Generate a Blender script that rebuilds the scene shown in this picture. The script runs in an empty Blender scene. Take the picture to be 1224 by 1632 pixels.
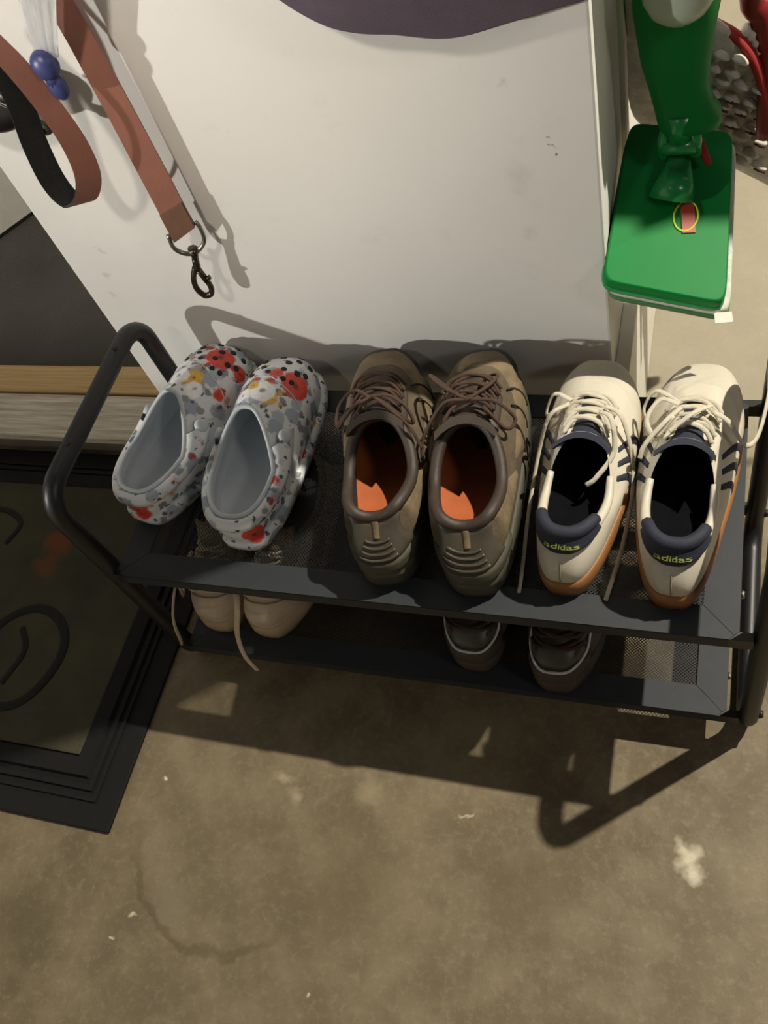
import bpy, bmesh, math, random
import numpy as np
from mathutils import Matrix, Vector
random.seed(7); np.random.seed(7)
PI = math.pi
C = bpy.context.scene.collection
scene = bpy.context.scene

# ------------------------------------------------------------------ camera
CAM = np.array([0.7221, -0.4277, 1.1814]); FPX = 1427.88
CR = np.array([[0.94055, -0.06496, 0.33337], [0.23063, 0.84260, -0.48664], [-0.24929, 0.53461, 0.80749]])
def rotm(a, b, c):
    ca, sa, cb, sb, cc, sc = math.cos(a), math.sin(a), math.cos(b), math.sin(b), math.cos(c), math.sin(c)
    return (np.array([[cc, -sc, 0], [sc, cc, 0], [0, 0, 1]]) @ np.array([[cb, 0, sb], [0, 1, 0], [-sb, 0, cb]])
            @ np.array([[1, 0, 0], [0, ca, -sa], [0, sa, ca]]))
CR = rotm(0.5848, 0.2519, 0.2405)
cam_data = bpy.data.cameras.new('camera'); cam = bpy.data.objects.new('camera', cam_data); C.objects.link(cam)
cam.location = CAM; cam.rotation_euler = (0.5848, 0.2519, 0.2405)
cam_data.sensor_fit = 'VERTICAL'; cam_data.sensor_height = 36.0; cam_data.lens = FPX / 1632 * 36.0
cam_data.clip_start = 0.02
scene.camera = cam

def at(px, py, y=None, z=None, x=None):
    """photo pixel + one known world coordinate -> world point"""
    d = CR @ np.array([(px - 612) / FPX, -(py - 816) / FPX, -1.0])
    if y is not None: t = (y - CAM[1]) / d[1]
    elif z is not None: t = (z - CAM[2]) / d[2]
    else: t = (x - CAM[0]) / d[0]
    return CAM + t * d

# ------------------------------------------------------------------ world, lamps, exposure
world = bpy.data.worlds.new('world'); scene.world = world; world.use_nodes = True
world.node_tree.nodes['Background'].inputs[0].default_value = (0.93, 0.97, 1.0, 1)
world.node_tree.nodes['Background'].inputs[1].default_value = 0.022
def lamp(name, loc, power, radius, col):
    l = bpy.data.lights.new(name, 'POINT'); l.energy = power; l.shadow_soft_size = radius; l.color = col
    o = bpy.data.objects.new(name, l); o.location = loc; C.objects.link(o); return o
lamp('ceiling_bulb_back', (2.10, 1.09, 3.00), 285, 0.028, (1.0, 0.935, 0.785))      # bulb over the right side of the garage
lamp('wall_bulb_front', (-1.85, -1.62, 1.42), 100, 0.03, (1.0, 0.97, 0.91))     # bulb on the left, in front of the wall
lamp('ceiling_bulb_right', (2.60, -0.90, 2.10), 14, 0.20, (1.0, 0.90, 0.80))     # bulb far to the right
lamp('room_bulb', (-1.70, 1.35, 2.10), 48, 0.10, (1.0, 0.93, 0.82))                # bulb in the carpeted room past the doorway
sp = bpy.data.lights.new('added_wall_spot', 'SPOT'); sp.energy = 62; sp.spot_size = math.radians(27); sp.spot_blend = 1.0; sp.shadow_soft_size = 0.10; sp.color = (1.0, 0.88, 0.76)
spo = bpy.data.objects.new('added_wall_spot', sp); spo.location = (0.05, -1.30, 2.40); C.objects.link(spo)       # added spot without a known lamp, brightens the upper left wall
spo.rotation_euler = (Vector((0.16, 0.339, 1.02)) - spo.location).to_track_quat('-Z', 'Y').to_euler()
vs = scene.view_settings
vs.view_transform = 'Standard'; vs.look = 'None'; vs.gamma = 1.0; vs.use_curve_mapping = False; vs.exposure = 1.2

# ------------------------------------------------------------------ material helpers
def lin(r, g, b):
    f = lambda c: (c / 255 / 12.92) if c / 255 <= 0.04045 else ((c / 255 + 0.055) / 1.055) ** 2.4
    return (f(r), f(g), f(b), 1)
MATS = {}
class NT:
    def __init__(s, name):
        s.m = bpy.data.materials.new(name); s.m.use_nodes = True; s.t = s.m.node_tree
        s.b = s.t.nodes['Principled BSDF']; s.out = s.t.nodes['Material Output']
    def n(s, typ, **kw):
        nd = s.t.nodes.new(typ)
        for k, v in kw.items():
            if k.startswith('i_'):
                key = k[2:]; key = int(key) if key.isdigit() else key.replace('_', ' ')
                if hasattr(v, 'is_linked') or isinstance(v, bpy.types.NodeSocket): s.t.links.new(v, nd.inputs[key])
                else: nd.inputs[key].default_value = v
            else: setattr(nd, k, v)
        return nd
    def link(s, a, b): s.t.links.new(a, b)
    def coord(s, kind='Object'): return s.n('ShaderNodeTexCoord').outputs[kind]
    def math(s, op, a, b=0.0, c=0.0, clamp=False):
        nd = s.n('ShaderNodeMath', operation=op, use_clamp=clamp)
        for i, v in enumerate((a, b, c)):
            if isinstance(v, bpy.types.NodeSocket): s.link(v, nd.inputs[i])
            else: nd.inputs[i].default_value = v
        return nd.outputs[0]
    def mix(s, f, a, b, blend='MIX'):
        nd = s.n('ShaderNodeMix', data_type='RGBA', blend_type=blend)
        for i, v in ((0, f), (6, a), (7, b)):
            if isinstance(v, bpy.types.NodeSocket): s.link(v, nd.inputs[i])
            else: nd.inputs[i].default_value = v
        return nd.outputs[2]
    def noise(s, vec, scale, detail=3.0, rough=0.5, out='Fac'):
        nd = s.n('ShaderNodeTexNoise'); s.link(vec, nd.inputs['Vector'])
        nd.inputs['Scale'].default_value = scale; nd.inputs['Detail'].default_value = detail; nd.inputs['Roughness'].default_value = rough
        return nd.outputs[out]
    def ramp(s, f, a, b, interp='LINEAR'):
        nd = s.n('ShaderNodeMapRange', clamp=True, interpolation_type=interp)
        s.link(f, nd.inputs[0]); nd.inputs[1].default_value = a; nd.inputs[2].default_value = b
        return nd.outputs[0]
    def bump(s, h, strength=0.3, dist=0.002):
        nd = s.n('ShaderNodeBump'); s.link(h, nd.inputs['Height']); nd.inputs['Strength'].default_value = strength; nd.inputs['Distance'].default_value = dist
        s.link(nd.outputs[0], s.b.inputs['Normal'])
    def near(s, vec, p, r0, r1):
        """1 close to point p, falling to 0 between r0 and r1"""
        d = s.n('ShaderNodeVectorMath', operation='DISTANCE'); s.link(vec, d.inputs[0]); d.inputs[1].default_value = p
        return s.ramp(d.outputs['Value'], r1, r0)

def plain(name, rgb, rough=0.6, var=0.12, vscale=40, metal=0.0, bump=0.0, bscale=300, spec=0.5, dark=None):
    """colour with grain: slow tone variation plus fine relief"""
    if name in MATS: return MATS[name]
    k = NT(name); v = k.coord()
    base = lin(*rgb); d = lin(*dark) if dark else tuple(c * (1 - 2.2 * var) for c in base[:3]) + (1,)
    n = k.noise(v, vscale, 4, 0.6)
    k.link(k.mix(k.ramp(n, 0.3, 0.75), d, base), k.b.inputs['Base Color'])
    k.b.inputs['Roughness'].default_value = rough; k.b.inputs['Metallic'].default_value = metal
    k.b.inputs['Specular IOR Level'].default_value = spec
    if bump: k.bump(k.noise(v, bscale, 3, 0.6), bump, 0.001)
    MATS[name] = k.m; return k.m

# ------------------------------------------------------------------ mesh helpers
def obj(name, verts, faces, mat, parent=None, smooth=False, label=None):
    me = bpy.data.meshes.new(name)
    me.from_pydata([tuple(map(float, p)) for p in verts], [], [tuple(map(int, f)) for f in faces]); me.update()
    bm = bmesh.new(); bm.from_mesh(me); bmesh.ops.recalc_face_normals(bm, faces=bm.faces); bm.to_mesh(me); bm.free()
    if smooth:
        for p in me.polygons: p.use_smooth = True
    me.materials.append(mat)
    o = bpy.data.objects.new(name, me); C.objects.link(o)
    if parent is not None: o.parent = parent
    if label: o['label'] = label
    return o
def tag(o, label=None, cat=None, group=None, kind=None):
    if label: o['label'] = label
    if cat: o['category'] = cat
    if group: o['group'] = group
    if kind: o['kind'] = kind
    return o
def thing(name, label, cat, loc=(0, 0, 0), rz=0.0, group=None):
    o = bpy.data.objects.new(name, None); C.objects.link(o); o.location = loc; o.rotation_euler = (0, 0, rz)
    o.empty_display_size = 0.05
    return tag(o, label, cat, group)
class MB:
    """collects verts / faces into one mesh"""
    def __init__(s): s.v = []; s.f = []
    def add(s, v, f):
        n = len(s.v); s.v += [tuple(p) for p in v]; s.f += [tuple(i + n for i in q) for q in f]; return s
    def box(s, x0, x1, y0, y1, z0, z1, b=0.0):
        if b <= 0:
            v = [(x, y, z) for z in (z0, z1) for y in (y0, y1) for x in (x0, x1)]
            f = [(0, 1, 3, 2), (4, 6, 7, 5), (0, 4, 5, 1), (2, 3, 7, 6), (0, 2, 6, 4), (1, 5, 7, 3)]
            return s.add(v, f)
        bm = bmesh.new(); bmesh.ops.create_cube(bm, size=1)
        for w in bm.verts: w.co = ((x0 + x1) / 2 + w.co.x * (x1 - x0), (y0 + y1) / 2 + w.co.y * (y1 - y0), (z0 + z1) / 2 + w.co.z * (z1 - z0))
        bmesh.ops.bevel(bm, geom=bm.edges[:], offset=b, segments=2, affect='EDGES', profile=0.6)
        bm.verts.index_update(); s.add([w.co[:] for w in bm.verts], [[q.index for q in f.verts] for f in bm.faces]); bm.free(); return s
    def tube(s, pts, r, seg=8, closed=False, flat=1.0, up=(0, 0, 1), caps=True):
        v, f = tube(pts, r, seg, closed, flat, up, caps); return s.add(v, f)
    def grid(s, G):
        n, m = len(G), len(G[0]); v = [p for row in G for p in row]
        f = [(i * m + j, i * m + j + 1, (i + 1) * m + j + 1, (i + 1) * m + j) for i in range(n - 1) for j in range(m - 1)]
        return s.add(v, f)
    def build(s, name, mat, parent=None, smooth=False, label=None): return obj(name, s.v, s.f, mat, parent, smooth, label)
def nrm(a):
    a = np.asarray(a, float); n = np.linalg.norm(a); return a / n if n > 1e-12 else a
def tube(pts, r, seg=8, closed=False, flat=1.0, up=(0, 0, 1), caps=True):
    """tube of radius r (number or list) along pts; flat squeezes the section along 'up'"""
    P = np.array(pts, float); n = len(P); R = np.full(n, r) if np.isscalar(r) else np.array(r, float)
    V = []; F = []; prev = None
    for i in range(n):
        a = P[(i - 1) % n] if (closed or i > 0) else P[i]; b = P[(i + 1) % n] if (closed or i < n - 1) else P[i]
        t = nrm(b - a); u = np.array(up, float) if prev is None else prev
        w = u - t * (u @ t)
        if np.linalg.norm(w) < 1e-3: w = np.array([1.0, 0.1, 0]) - t * t[0]
        w = nrm(w); prev = w; q = np.cross(t, w)
        for k in range(seg):
            an = 2 * PI * k / seg
            V.append(P[i] + R[i] * (math.cos(an) * q + math.sin(an) * w * flat))
    for i in range(n if closed else n - 1):
        j = (i + 1) % n
        for k in range(seg):
            k2 = (k + 1) % seg; F.append((i * seg + k, i * seg + k2, j * seg + k2, j * seg + k))
    if not closed and caps: F.append(tuple(range(seg))[::-1]); F.append(tuple((n - 1) * seg + k for k in range(seg)))
    return V, F
def spline(ctrl, n=24, closed=False):
    """Catmull-Rom through the control points"""
    P = np.array(ctrl, float); m = len(P); out = []
    segs = m if closed else m - 1
    for i in range(segs):
        p0, p1, p2, p3 = (P[(i - 1) % m] if closed or i > 0 else 2 * P[0] - P[1]), P[i], P[(i + 1) % m], (P[(i + 2) % m] if closed or i + 2 < m else 2 * P[-1] - P[-2])
        k = max(2, n // segs)
        for j in range(k):
            t = j / k
            out.append(0.5 * ((2 * p1) + (p2 - p0) * t + (2 * p0 - 5 * p1 + 4 * p2 - p3) * t * t + (3 * p1 - p0 - 3 * p2 + p3) * t ** 3))
    if not closed: out.append(P[-1])
    return out
def arc_loop(y0, y1, z0, z1, r, n=7):
    """closed rounded rectangle in the y-z plane"""
    pts = []
    for cy, cz, a0 in ((y1 - r, z1 - r, 0), (y0 + r, z1 - r, PI / 2), (y0 + r, z0 + r, PI), (y1 - r, z0 + r, 1.5 * PI)):
        for k in range(n + 1):
            a = a0 + PI / 2 * k / n; pts.append((cy + r * math.cos(a), cz + r * math.sin(a)))
    return pts
def sm(x, a, b):
    t = min(1, max(0, (x - a) / (b - a))); return t * t * (3 - 2 * t)

# measured layout
W, D, Z1, Z2, H = 0.78, 0.289, 0.067, 0.288, 0.443
WL, WR, WY = -0.098, 0.6056, 0.339            # white wall stub: left edge, right edge, front face

# ------------------------------------------------------------------ the setting
def mat_concrete():
    k = NT('concrete'); v = k.coord()
    n1 = k.noise(v, 3.2, 6, 0.62); n2 = k.noise(v, 14, 5, 0.6); n3 = k.noise(v, 90, 4, 0.7); n0 = k.noise(v, 0.9, 3, 0.5)
    a = k.mix(k.ramp(n1, 0.3, 0.72), lin(86, 73, 52), lin(122, 108, 82))
    a = k.mix(k.math('MULTIPLY', k.ramp(n2, 0.45, 0.75), 0.55), a, lin(140, 127, 102))
    a = k.mix(k.math('MULTIPLY', k.ramp(n2, 0.5, 0.28), 0.4), a, lin(76, 66, 48))
    a = k.mix(k.math('MULTIPLY', k.ramp(n3, 0.5, 0.8), 0.35), a, lin(160, 150, 126))
    a = k.mix(k.math('MULTIPLY', k.ramp(n0, 0.45, 0.7), 0.35), a, lin(108, 101, 84))
    # the floor past the partition is a paler colour
    sx = k.n('ShaderNodeSeparateXYZ'); k.link(v, sx.inputs[0])
    back = k.ramp(k.math('ADD', sx.outputs[1], k.math('MULTIPLY', k.math('SUBTRACT', n2, 0.5), 0.25)), 0.30, 0.50)
    a = k.mix(k.math('MULTIPLY', back, 0.65), a, lin(158, 151, 134))
    warp = k.n('ShaderNodeVectorMath', operation='MULTIPLY_ADD')
    nz = k.noise(v, 22, 3, 0.6, 'Color'); k.link(nz, warp.inputs[0]); warp.inputs[1].default_value = (0.05, 0.05, 0); k.link(v, warp.inputs[2])
    wv = warp.outputs[0]
    off = np.array([0.025, 0.025, 0])
    for (px, py, r0, r1, c, s) in ((1096, 1365, 0.006, 0.022, (205, 196, 172), 0.8), (1108, 1395, 0.003, 0.014, (205, 196, 172), 0.8), (1082, 1345, 0.002, 0.012, (200, 190, 165), 0.7),
                                   (470, 1265, 0.003, 0.02, (168, 156, 130), 0.6), (455, 1235, 0.002, 0.012, (168, 156, 130), 0.6), (268, 1238, 0.001, 0.006, (215, 205, 180), 0.9),
                                   (745, 1298, 0.0002, 0.003, (190, 178, 150), 0.8), (210, 1455, 0.001, 0.005, (200, 188, 160), 0.8), (488, 1587, 0.001, 0.004, (205, 195, 170), 0.8), (175, 1497, 0.001, 0.004, (205, 195, 170), 0.8),
                                   (270, 1445, 0.01, 0.035, (112, 104, 88), 0.6), (590, 1260, 0.004, 0.025, (160, 147, 118), 0.5),
                                   (840, 1420, 0.02, 0.09, (88, 76, 55), 0.5), (20, 1480, 0.02, 0.09, (84, 74, 54), 0.5), (560, 1400, 0.02, 0.12, (100, 86, 60), 0.4)):
        p = at(px, py, z=0)
        a = k.mix(k.math('MULTIPLY', k.near(wv, tuple(p + off), r0, r1), s), a, lin(*c))
    # curved water mark
    p = at(375, 1330, z=0) + off
    d = k.n('ShaderNodeVectorMath', operation='DISTANCE'); k.link(wv, d.inputs[0]); d.inputs[1].default_value = tuple(p)
    q = at(225, 1420, z=0) + off; rad = float(np.linalg.norm(p - q))
    ring = k.ramp(k.math('ABSOLUTE', k.math('SUBTRACT', d.outputs['Value'], rad)), 0.008, 0.002)
    half = k.ramp(sx.outputs[1], float(at(300, 1330, z=0)[1]), float(at(300, 1420, z=0)[1]))
    lef = k.ramp(sx.outputs[0], float(at(480, 1500, z=0)[0]), float(at(380, 1500, z=0)[0]))
    a = k.mix(k.math('MULTIPLY', k.math('MULTIPLY', ring, half), k.math('MULTIPLY', lef, 0.55)), a, lin(80, 68, 48))
    k.link(a, k.b.inputs['Base Color']); k.b.inputs['Roughness'].default_value = 0.62
    k.b.inputs['Specular IOR Level'].default_value = 0.35
    k.bump(k.math('ADD', n3, k.math('MULTIPLY', n2, 1.5)), 0.25, 0.002)
    return k.m
def mat_wall():
    k = NT('white_wall_paint'); v = k.coord()
    n1 = k.noise(v, 2.5, 3, 0.5); n2 = k.noise(v, 160, 3, 0.6); n3 = k.noise(v, 26, 4, 0.65)
    a = k.mix(k.ramp(n1, 0.35, 0.7), lin(212, 210, 204), lin(222, 220, 214))
    a = k.mix(k.math('MULTIPLY', k.ramp(n3, 0.60, 0.8), 0.18), a, lin(170, 168, 160))
    warp = k.n('ShaderNodeVectorMath', operation='MULTIPLY_ADD')
    nz = k.noise(v, 60, 3, 0.6, 'Color'); k.link(nz, warp.inputs[0]); warp.inputs[1].default_value = (0.03, 0, 0.03); k.link(v, warp.inputs[2])
    off = np.array([0.015, 0, 0.015])
    for (px, py, r0, r1, s) in ((885, 243, .001, .0035, .9), (878, 230, .0005, .0025, .8), (874, 220, .0005, .002, .7), (830, 285, .002, .02, .14), (845, 370, .001, .012, .14),
                                (800, 130, .001, .006, .2), (172, 440, .001, .008, .25), (158, 398, .001, .005, .2), (180, 470, .001, .006, .2)):
        a = k.mix(k.math('MULTIPLY', k.near(warp.outputs[0], tuple(at(px, py, y=WY) + off), r0, r1), s), a, lin(104, 100, 94))
    k.link(a, k.b.inputs['Base Color']); k.b.inputs['Roughness'].default_value = 0.55
    k.bump(n2, 0.12, 0.001); return k.m
M_CON = mat_concrete(); M_WALL = mat_wall()
M_TRIM = plain('white_trim_paint', (226, 221, 208), 0.45, 0.04, 30, bump=0.1)
o = obj('floor', [(-3, -3, 0), (3.2, -3, 0), (3.2, 4, 0), (-3, 4, 0)], [(0, 1, 2, 3)], M_CON); tag(o, 'bare brown concrete floor with stains and paint flecks', kind='structure')
o = MB().box(WL, WR, WY, 2.2, 0, 2.5, 0.003).build('wall_center', M_WALL); tag(o, 'white painted wall stub behind the shoe rack', kind='structure')
o = MB().box(-3, WL - 1.05, WY, WY + 0.12, 0, 2.5).build('wall_left', M_WALL); tag(o, 'white wall left of the doorway', kind='structure')
o = MB().box(-3, WL - 0.002, 2.2, 2.3, 0, 2.5).build('wall_far_left', M_WALL); tag(o, 'white wall at the end of the carpeted room', kind='structure')
o = MB().box(-2.6, 0.1, -0.95, -0.83, 0, 0.935).build('light_block_wall', M_WALL); tag(o, 'unseen low half wall added to block the left bulb', kind='structure')  # added out of view to keep the left bulb off the rack front
o = MB().box(WL, 3.2, 3.9, 4.0, 0, 2.5).build('wall_back', M_WALL); tag(o, 'white wall at the back of the garage', kind='structure')
o = MB().box(WR, WR + 0.019, WY + 0.002, 2.2, 0, 0.283, 0.002).build('baseboard_right', M_TRIM); tag(o, 'tall white base board with a ledge along the side of the wall stub', kind='structure')
o = MB().box(WR - 0.001, WR + 0.006, 0.520, 0.545, 0.285, 2.45, 0.002).build('trim_1', M_TRIM); tag(o, 'thin white vertical trim on the side of the wall stub', kind='structure')
# doorway: step, wooden threshold, carpeted floor of the next room
M_PLANK = NT('whitewashed_wood'); k = M_PLANK; v = k.coord()
mp = k.n('ShaderNodeMapping'); k.link(v, mp.inputs[0]); mp.inputs['Scale'].default_value = (2.5, 40, 40)
g = k.noise(mp.outputs[0], 3, 5, 0.65)
k.link(k.mix(k.ramp(g, 0.35, 0.7), lin(180, 168, 150), lin(232, 224, 208)), k.b.inputs['Base Color']); k.b.inputs['Roughness'].default_value = 0.7; k.bump(g, 0.3, 0.001)
k = NT('tan_wood'); v = k.coord(); mp = k.n('ShaderNodeMapping'); k.link(v, mp.inputs[0]); mp.inputs['Scale'].default_value = (2.0, 60, 60)
g = k.noise(mp.outputs[0], 3, 5, 0.65); k.link(k.mix(k.ramp(g, 0.3, 0.7), lin(184, 150, 100), lin(222, 190, 138)), k.b.inputs['Base Color']); k.b.inputs['Roughness'].default_value = 0.65
M_TAN = k.m
k = NT('dark_carpet'); v = k.coord(); g = k.noise(v, 450, 2, 0.7); g2 = k.noise(v, 5, 4, 0.6)
k.link(k.mix(k.ramp(g2, 0.3, 0.7), lin(66, 62, 57), lin(79, 75, 69)), k.b.inputs['Base Color']); k.b.inputs['Roughness'].default_value = 0.95; k.bump(g, 0.8, 0.004)
M_CARPET = k.m
x0, x1 = WL - 1.05, WL - 0.001
o = MB().box(x0, x1, 0.378, 0.60, 0, 0.030).build('trim_2', plain('grey_sill', (122, 114, 98), 0.7, 0.15, 20, bump=.2)); tag(o, 'grey step riser under the doorway threshold', kind='structure')
o = MB().box(x0, x1, 0.372, 0.474, 0.030, 0.046, 0.003).build('trim_3', M_PLANK.m); tag(o, 'whitewashed wooden threshold board in the doorway', kind='structure')
o = MB().box(x0, x1, 0.479, 0.545, 0.030, 0.049, 0.003).build('trim_4', M_TAN); tag(o, 'tan wooden threshold strip in the doorway', kind='structure')
o = MB().box(-3, x1, 0.545, 2.2, 0, 0.046).build('floor_carpet', M_CARPET); tag(o, 'dark grey carpet of the room behind the doorway', kind='structure')
# open white door standing in the next room
a = at(0, 372, z=0.06); b = at(47, 338, z=0.06); u = nrm((b - a) * np.array([1, 1, 0])); nn = np.array([-u[1], u[0], 0])
if nn @ (a - CAM) < 0: nn = -nn
dv = [];
for zz in (0.058, 2.05):
    for q in (a - u * 0.45, a + u * 0.40): dv += [q * [1, 1, 0] + [0, 0, zz], (q + nn * 0.04) * [1, 1, 0] + [0, 0, zz]]
o = obj('door_1', dv, [(0, 1, 3, 2), (4, 6, 7, 5), (0, 4, 5, 1), (2, 3, 7, 6), (0, 2, 6, 4), (1, 5, 7, 3)], M_TRIM); tag(o, 'plain white door standing open over the dark carpet', kind='structure')

# ------------------------------------------------------------------ shoe rack
M_BLK = plain('black_powder_coat', (27, 27, 28), 0.42, 0.1, 60, bump=0.08, bscale=700)
M_RAIL = plain('charcoal_metal_rail', (50, 53, 57), 0.55, 0.08, 60, bump=0.06, bscale=700, spec=.3)
M_MESH = plain('black_wire_mesh', (34, 34, 34), 0.45, 0.1, 80)
M_CHROME = plain('chrome', (205, 202, 195), 0.18, 0.05, 50, metal=1.0)
M_HOLE = plain('black_hole', (12, 12, 12), 0.8, 0.1, 50)
rack = thing('shoe_rack', 'black metal two tier shoe rack with mesh shelves and looped side handles', 'shoe rack', (0, 0, 0))
for xs in (0.0, W + 0.012):
    pts = [(xs, y, z) for y, z in arc_loop(0.0, D, 0.0125, H, 0.040, 8)]
    fr = MB().tube(pts, 0.0125, 12, closed=True, up=(1, 0, 0)).build('side_frame', M_BLK, rack, True)
    for y in (0.075, 0.225):
        for sx in (-1, 1):
            obj('screw_hole', *tube([(xs + sx * 0.004, y, H + 0.0115), (xs + sx * 0.004 * 0 + sx * 0.004, y, H + 0.0128)], 0.0032, 10), M_HOLE, fr) if sx == (1 if xs == 0 else -1) else None
    sd = 1 if xs == 0 else -1
    for z in (Z1 - 0.008, Z2 - 0.008):
        for y in (0.0, D):
            obj('bolt', *tube([(xs - sd * 0.0118, y, z), (xs - sd * 0.0165, y, z)], [0.0062, 0.0045], 10), M_BLK, fr, True)
def shelf(zt):
    sh = bpy.data.objects.new('shelf', None); C.objects.link(sh); sh.parent = rack; sh.location = (0, 0, zt)
    xa, xb, ya, yb = 0.0135, W - 0.0135, -0.012, D + 0.012
    fw, hh, th = 0.036, 0.020, 0.0022
    # flanges with mitred corners, and the folded lip below each
    def rail(poly, lip):
        n_ = len(poly); v = [(x, y, 0) for x, y in poly] + [(x, y, -th) for x, y in poly]
        m = MB().add(v, [tuple(range(n_)), tuple(range(2 * n_ - 1, n_ - 1, -1))] + [(a_, (a_ + 1) % n_, n_ + (a_ + 1) % n_, n_ + a_) for a_ in range(n_)])
        m.box(*lip, -hh, -th * 0.5); return m
    g, c5, c10 = 0.0004, 0.005, 0.010
    for y0_, sy, nm in ((ya, 1, 'front_rail'), (yb, -1, 'back_rail')):
        rail([(xa + c10, y0_), (xb - c10, y0_), (xb - c5 - g, y0_ + sy * c5), (xb - fw - g, y0_ + sy * fw), (xa + fw + g, y0_ + sy * fw), (xa + c5 + g, y0_ + sy * c5)],
             (xa + c10, xb - c10, min(y0_, y0_ + sy * th), max(y0_, y0_ + sy * th))).build(nm, M_RAIL, sh)
    for x0_, sx in ((xa, 1), (xb, -1)):
        rail([(x0_, ya + c10), (x0_, yb - c10), (x0_ + sx * c5, yb - c5 - g), (x0_ + sx * fw, yb - fw - g), (x0_ + sx * fw, ya + fw + g), (x0_ + sx * c5, ya + c5 + g)],
             (min(x0_, x0_ + sx * th), max(x0_, x0_ + sx * th), ya + c10, yb - c10)).build('side_rail', M_RAIL, sh)
    for (cx, cy) in ((xa, ya), (xb, ya), (xa, yb), (xb, yb)):        # corner brackets to the legs
        sx = 1 if cx == xa else -1; sy = 1 if cy == ya else -1
        ex = 0.004 if sx > 0 else 0.014
        v2 = [(cx + sx * 0.010, cy), (cx, cy + sy * 0.010), (cx - sx * ex, cy + sy * 0.010), (cx - sx * ex, cy)]
        m = MB().add([(x, y, z) for z in (-0.001, -hh) for x, y in v2], [(0, 1, 2, 3), (7, 6, 5, 4), (0, 4, 5, 1), (1, 5, 6, 2), (2, 6, 7, 3), (3, 7, 4, 0)])
        m.build('corner_bracket', M_BLK, sh)
    # expanded mesh: two families of crossing strands
    ia, ib, ja, jb = xa + fw - 0.004, xb - fw + 0.004, ya + fw - 0.004, yb - fw + 0.004
    m = MB(); pit, wd = 0.0044, 0.00062
    for slope, zo in ((1.05, -0.0030), (-1.05, -0.0036)):
        span = (jb - ja) * slope
        cmin, cmax = min(ia, ia - span), max(ib, ib - span)
        c = cmin
        while c < cmax:
            p = [(c, ja), (c + span, jb)]
            # clip to the inner rectangle in x
            (x0_, y0_), (x1_, y1_) = p
            if x1_ != x0_:
                t0, t1 = 0.0, 1.0
                for lo, hi in ((ia, ib),):
                    ta, tb = (lo - x0_) / (x1_ - x0_), (hi - x0_) / (x1_ - x0_)
                    if ta > tb: ta, tb = tb, ta
                    t0, t1 = max(t0, ta), min(t1, tb)
                if t1 - t0 > 0.01:
                    A = (x0_ + (x1_ - x0_) * t0, y0_ + (y1_ - y0_) * t0); B = (x0_ + (x1_ - x0_) * t1, y0_ + (y1_ - y0_) * t1)
                    v = [(A[0] - wd, A[1], zo), (A[0] + wd, A[1], zo), (B[0] + wd, B[1], zo), (B[0] - wd, B[1], zo), (A[0], A[1], zo - 0.0008), (B[0], B[1], zo - 0.0008)]
                    m.add(v, [(0, 1, 2, 3), (0, 3, 5, 4), (1, 4, 5, 2)])
            c += pit
    o = m.build('wire_mesh', M_MESH, sh); o['kind'] = 'stuff'
    # leg bolts with bright heads
    for cx, sx in ((xa, 1), (xb, -1)):
        for y in (0.045,):
            obj('bolt_head', *tube([(cx + sx * -0.0005, y, -0.009), (cx - sx * 0.004, y, -0.009)], [0.005, 0.0036], 10), M_CHROME, sh, True)
    return sh
shelf(Z1); shelf(Z2)
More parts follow.
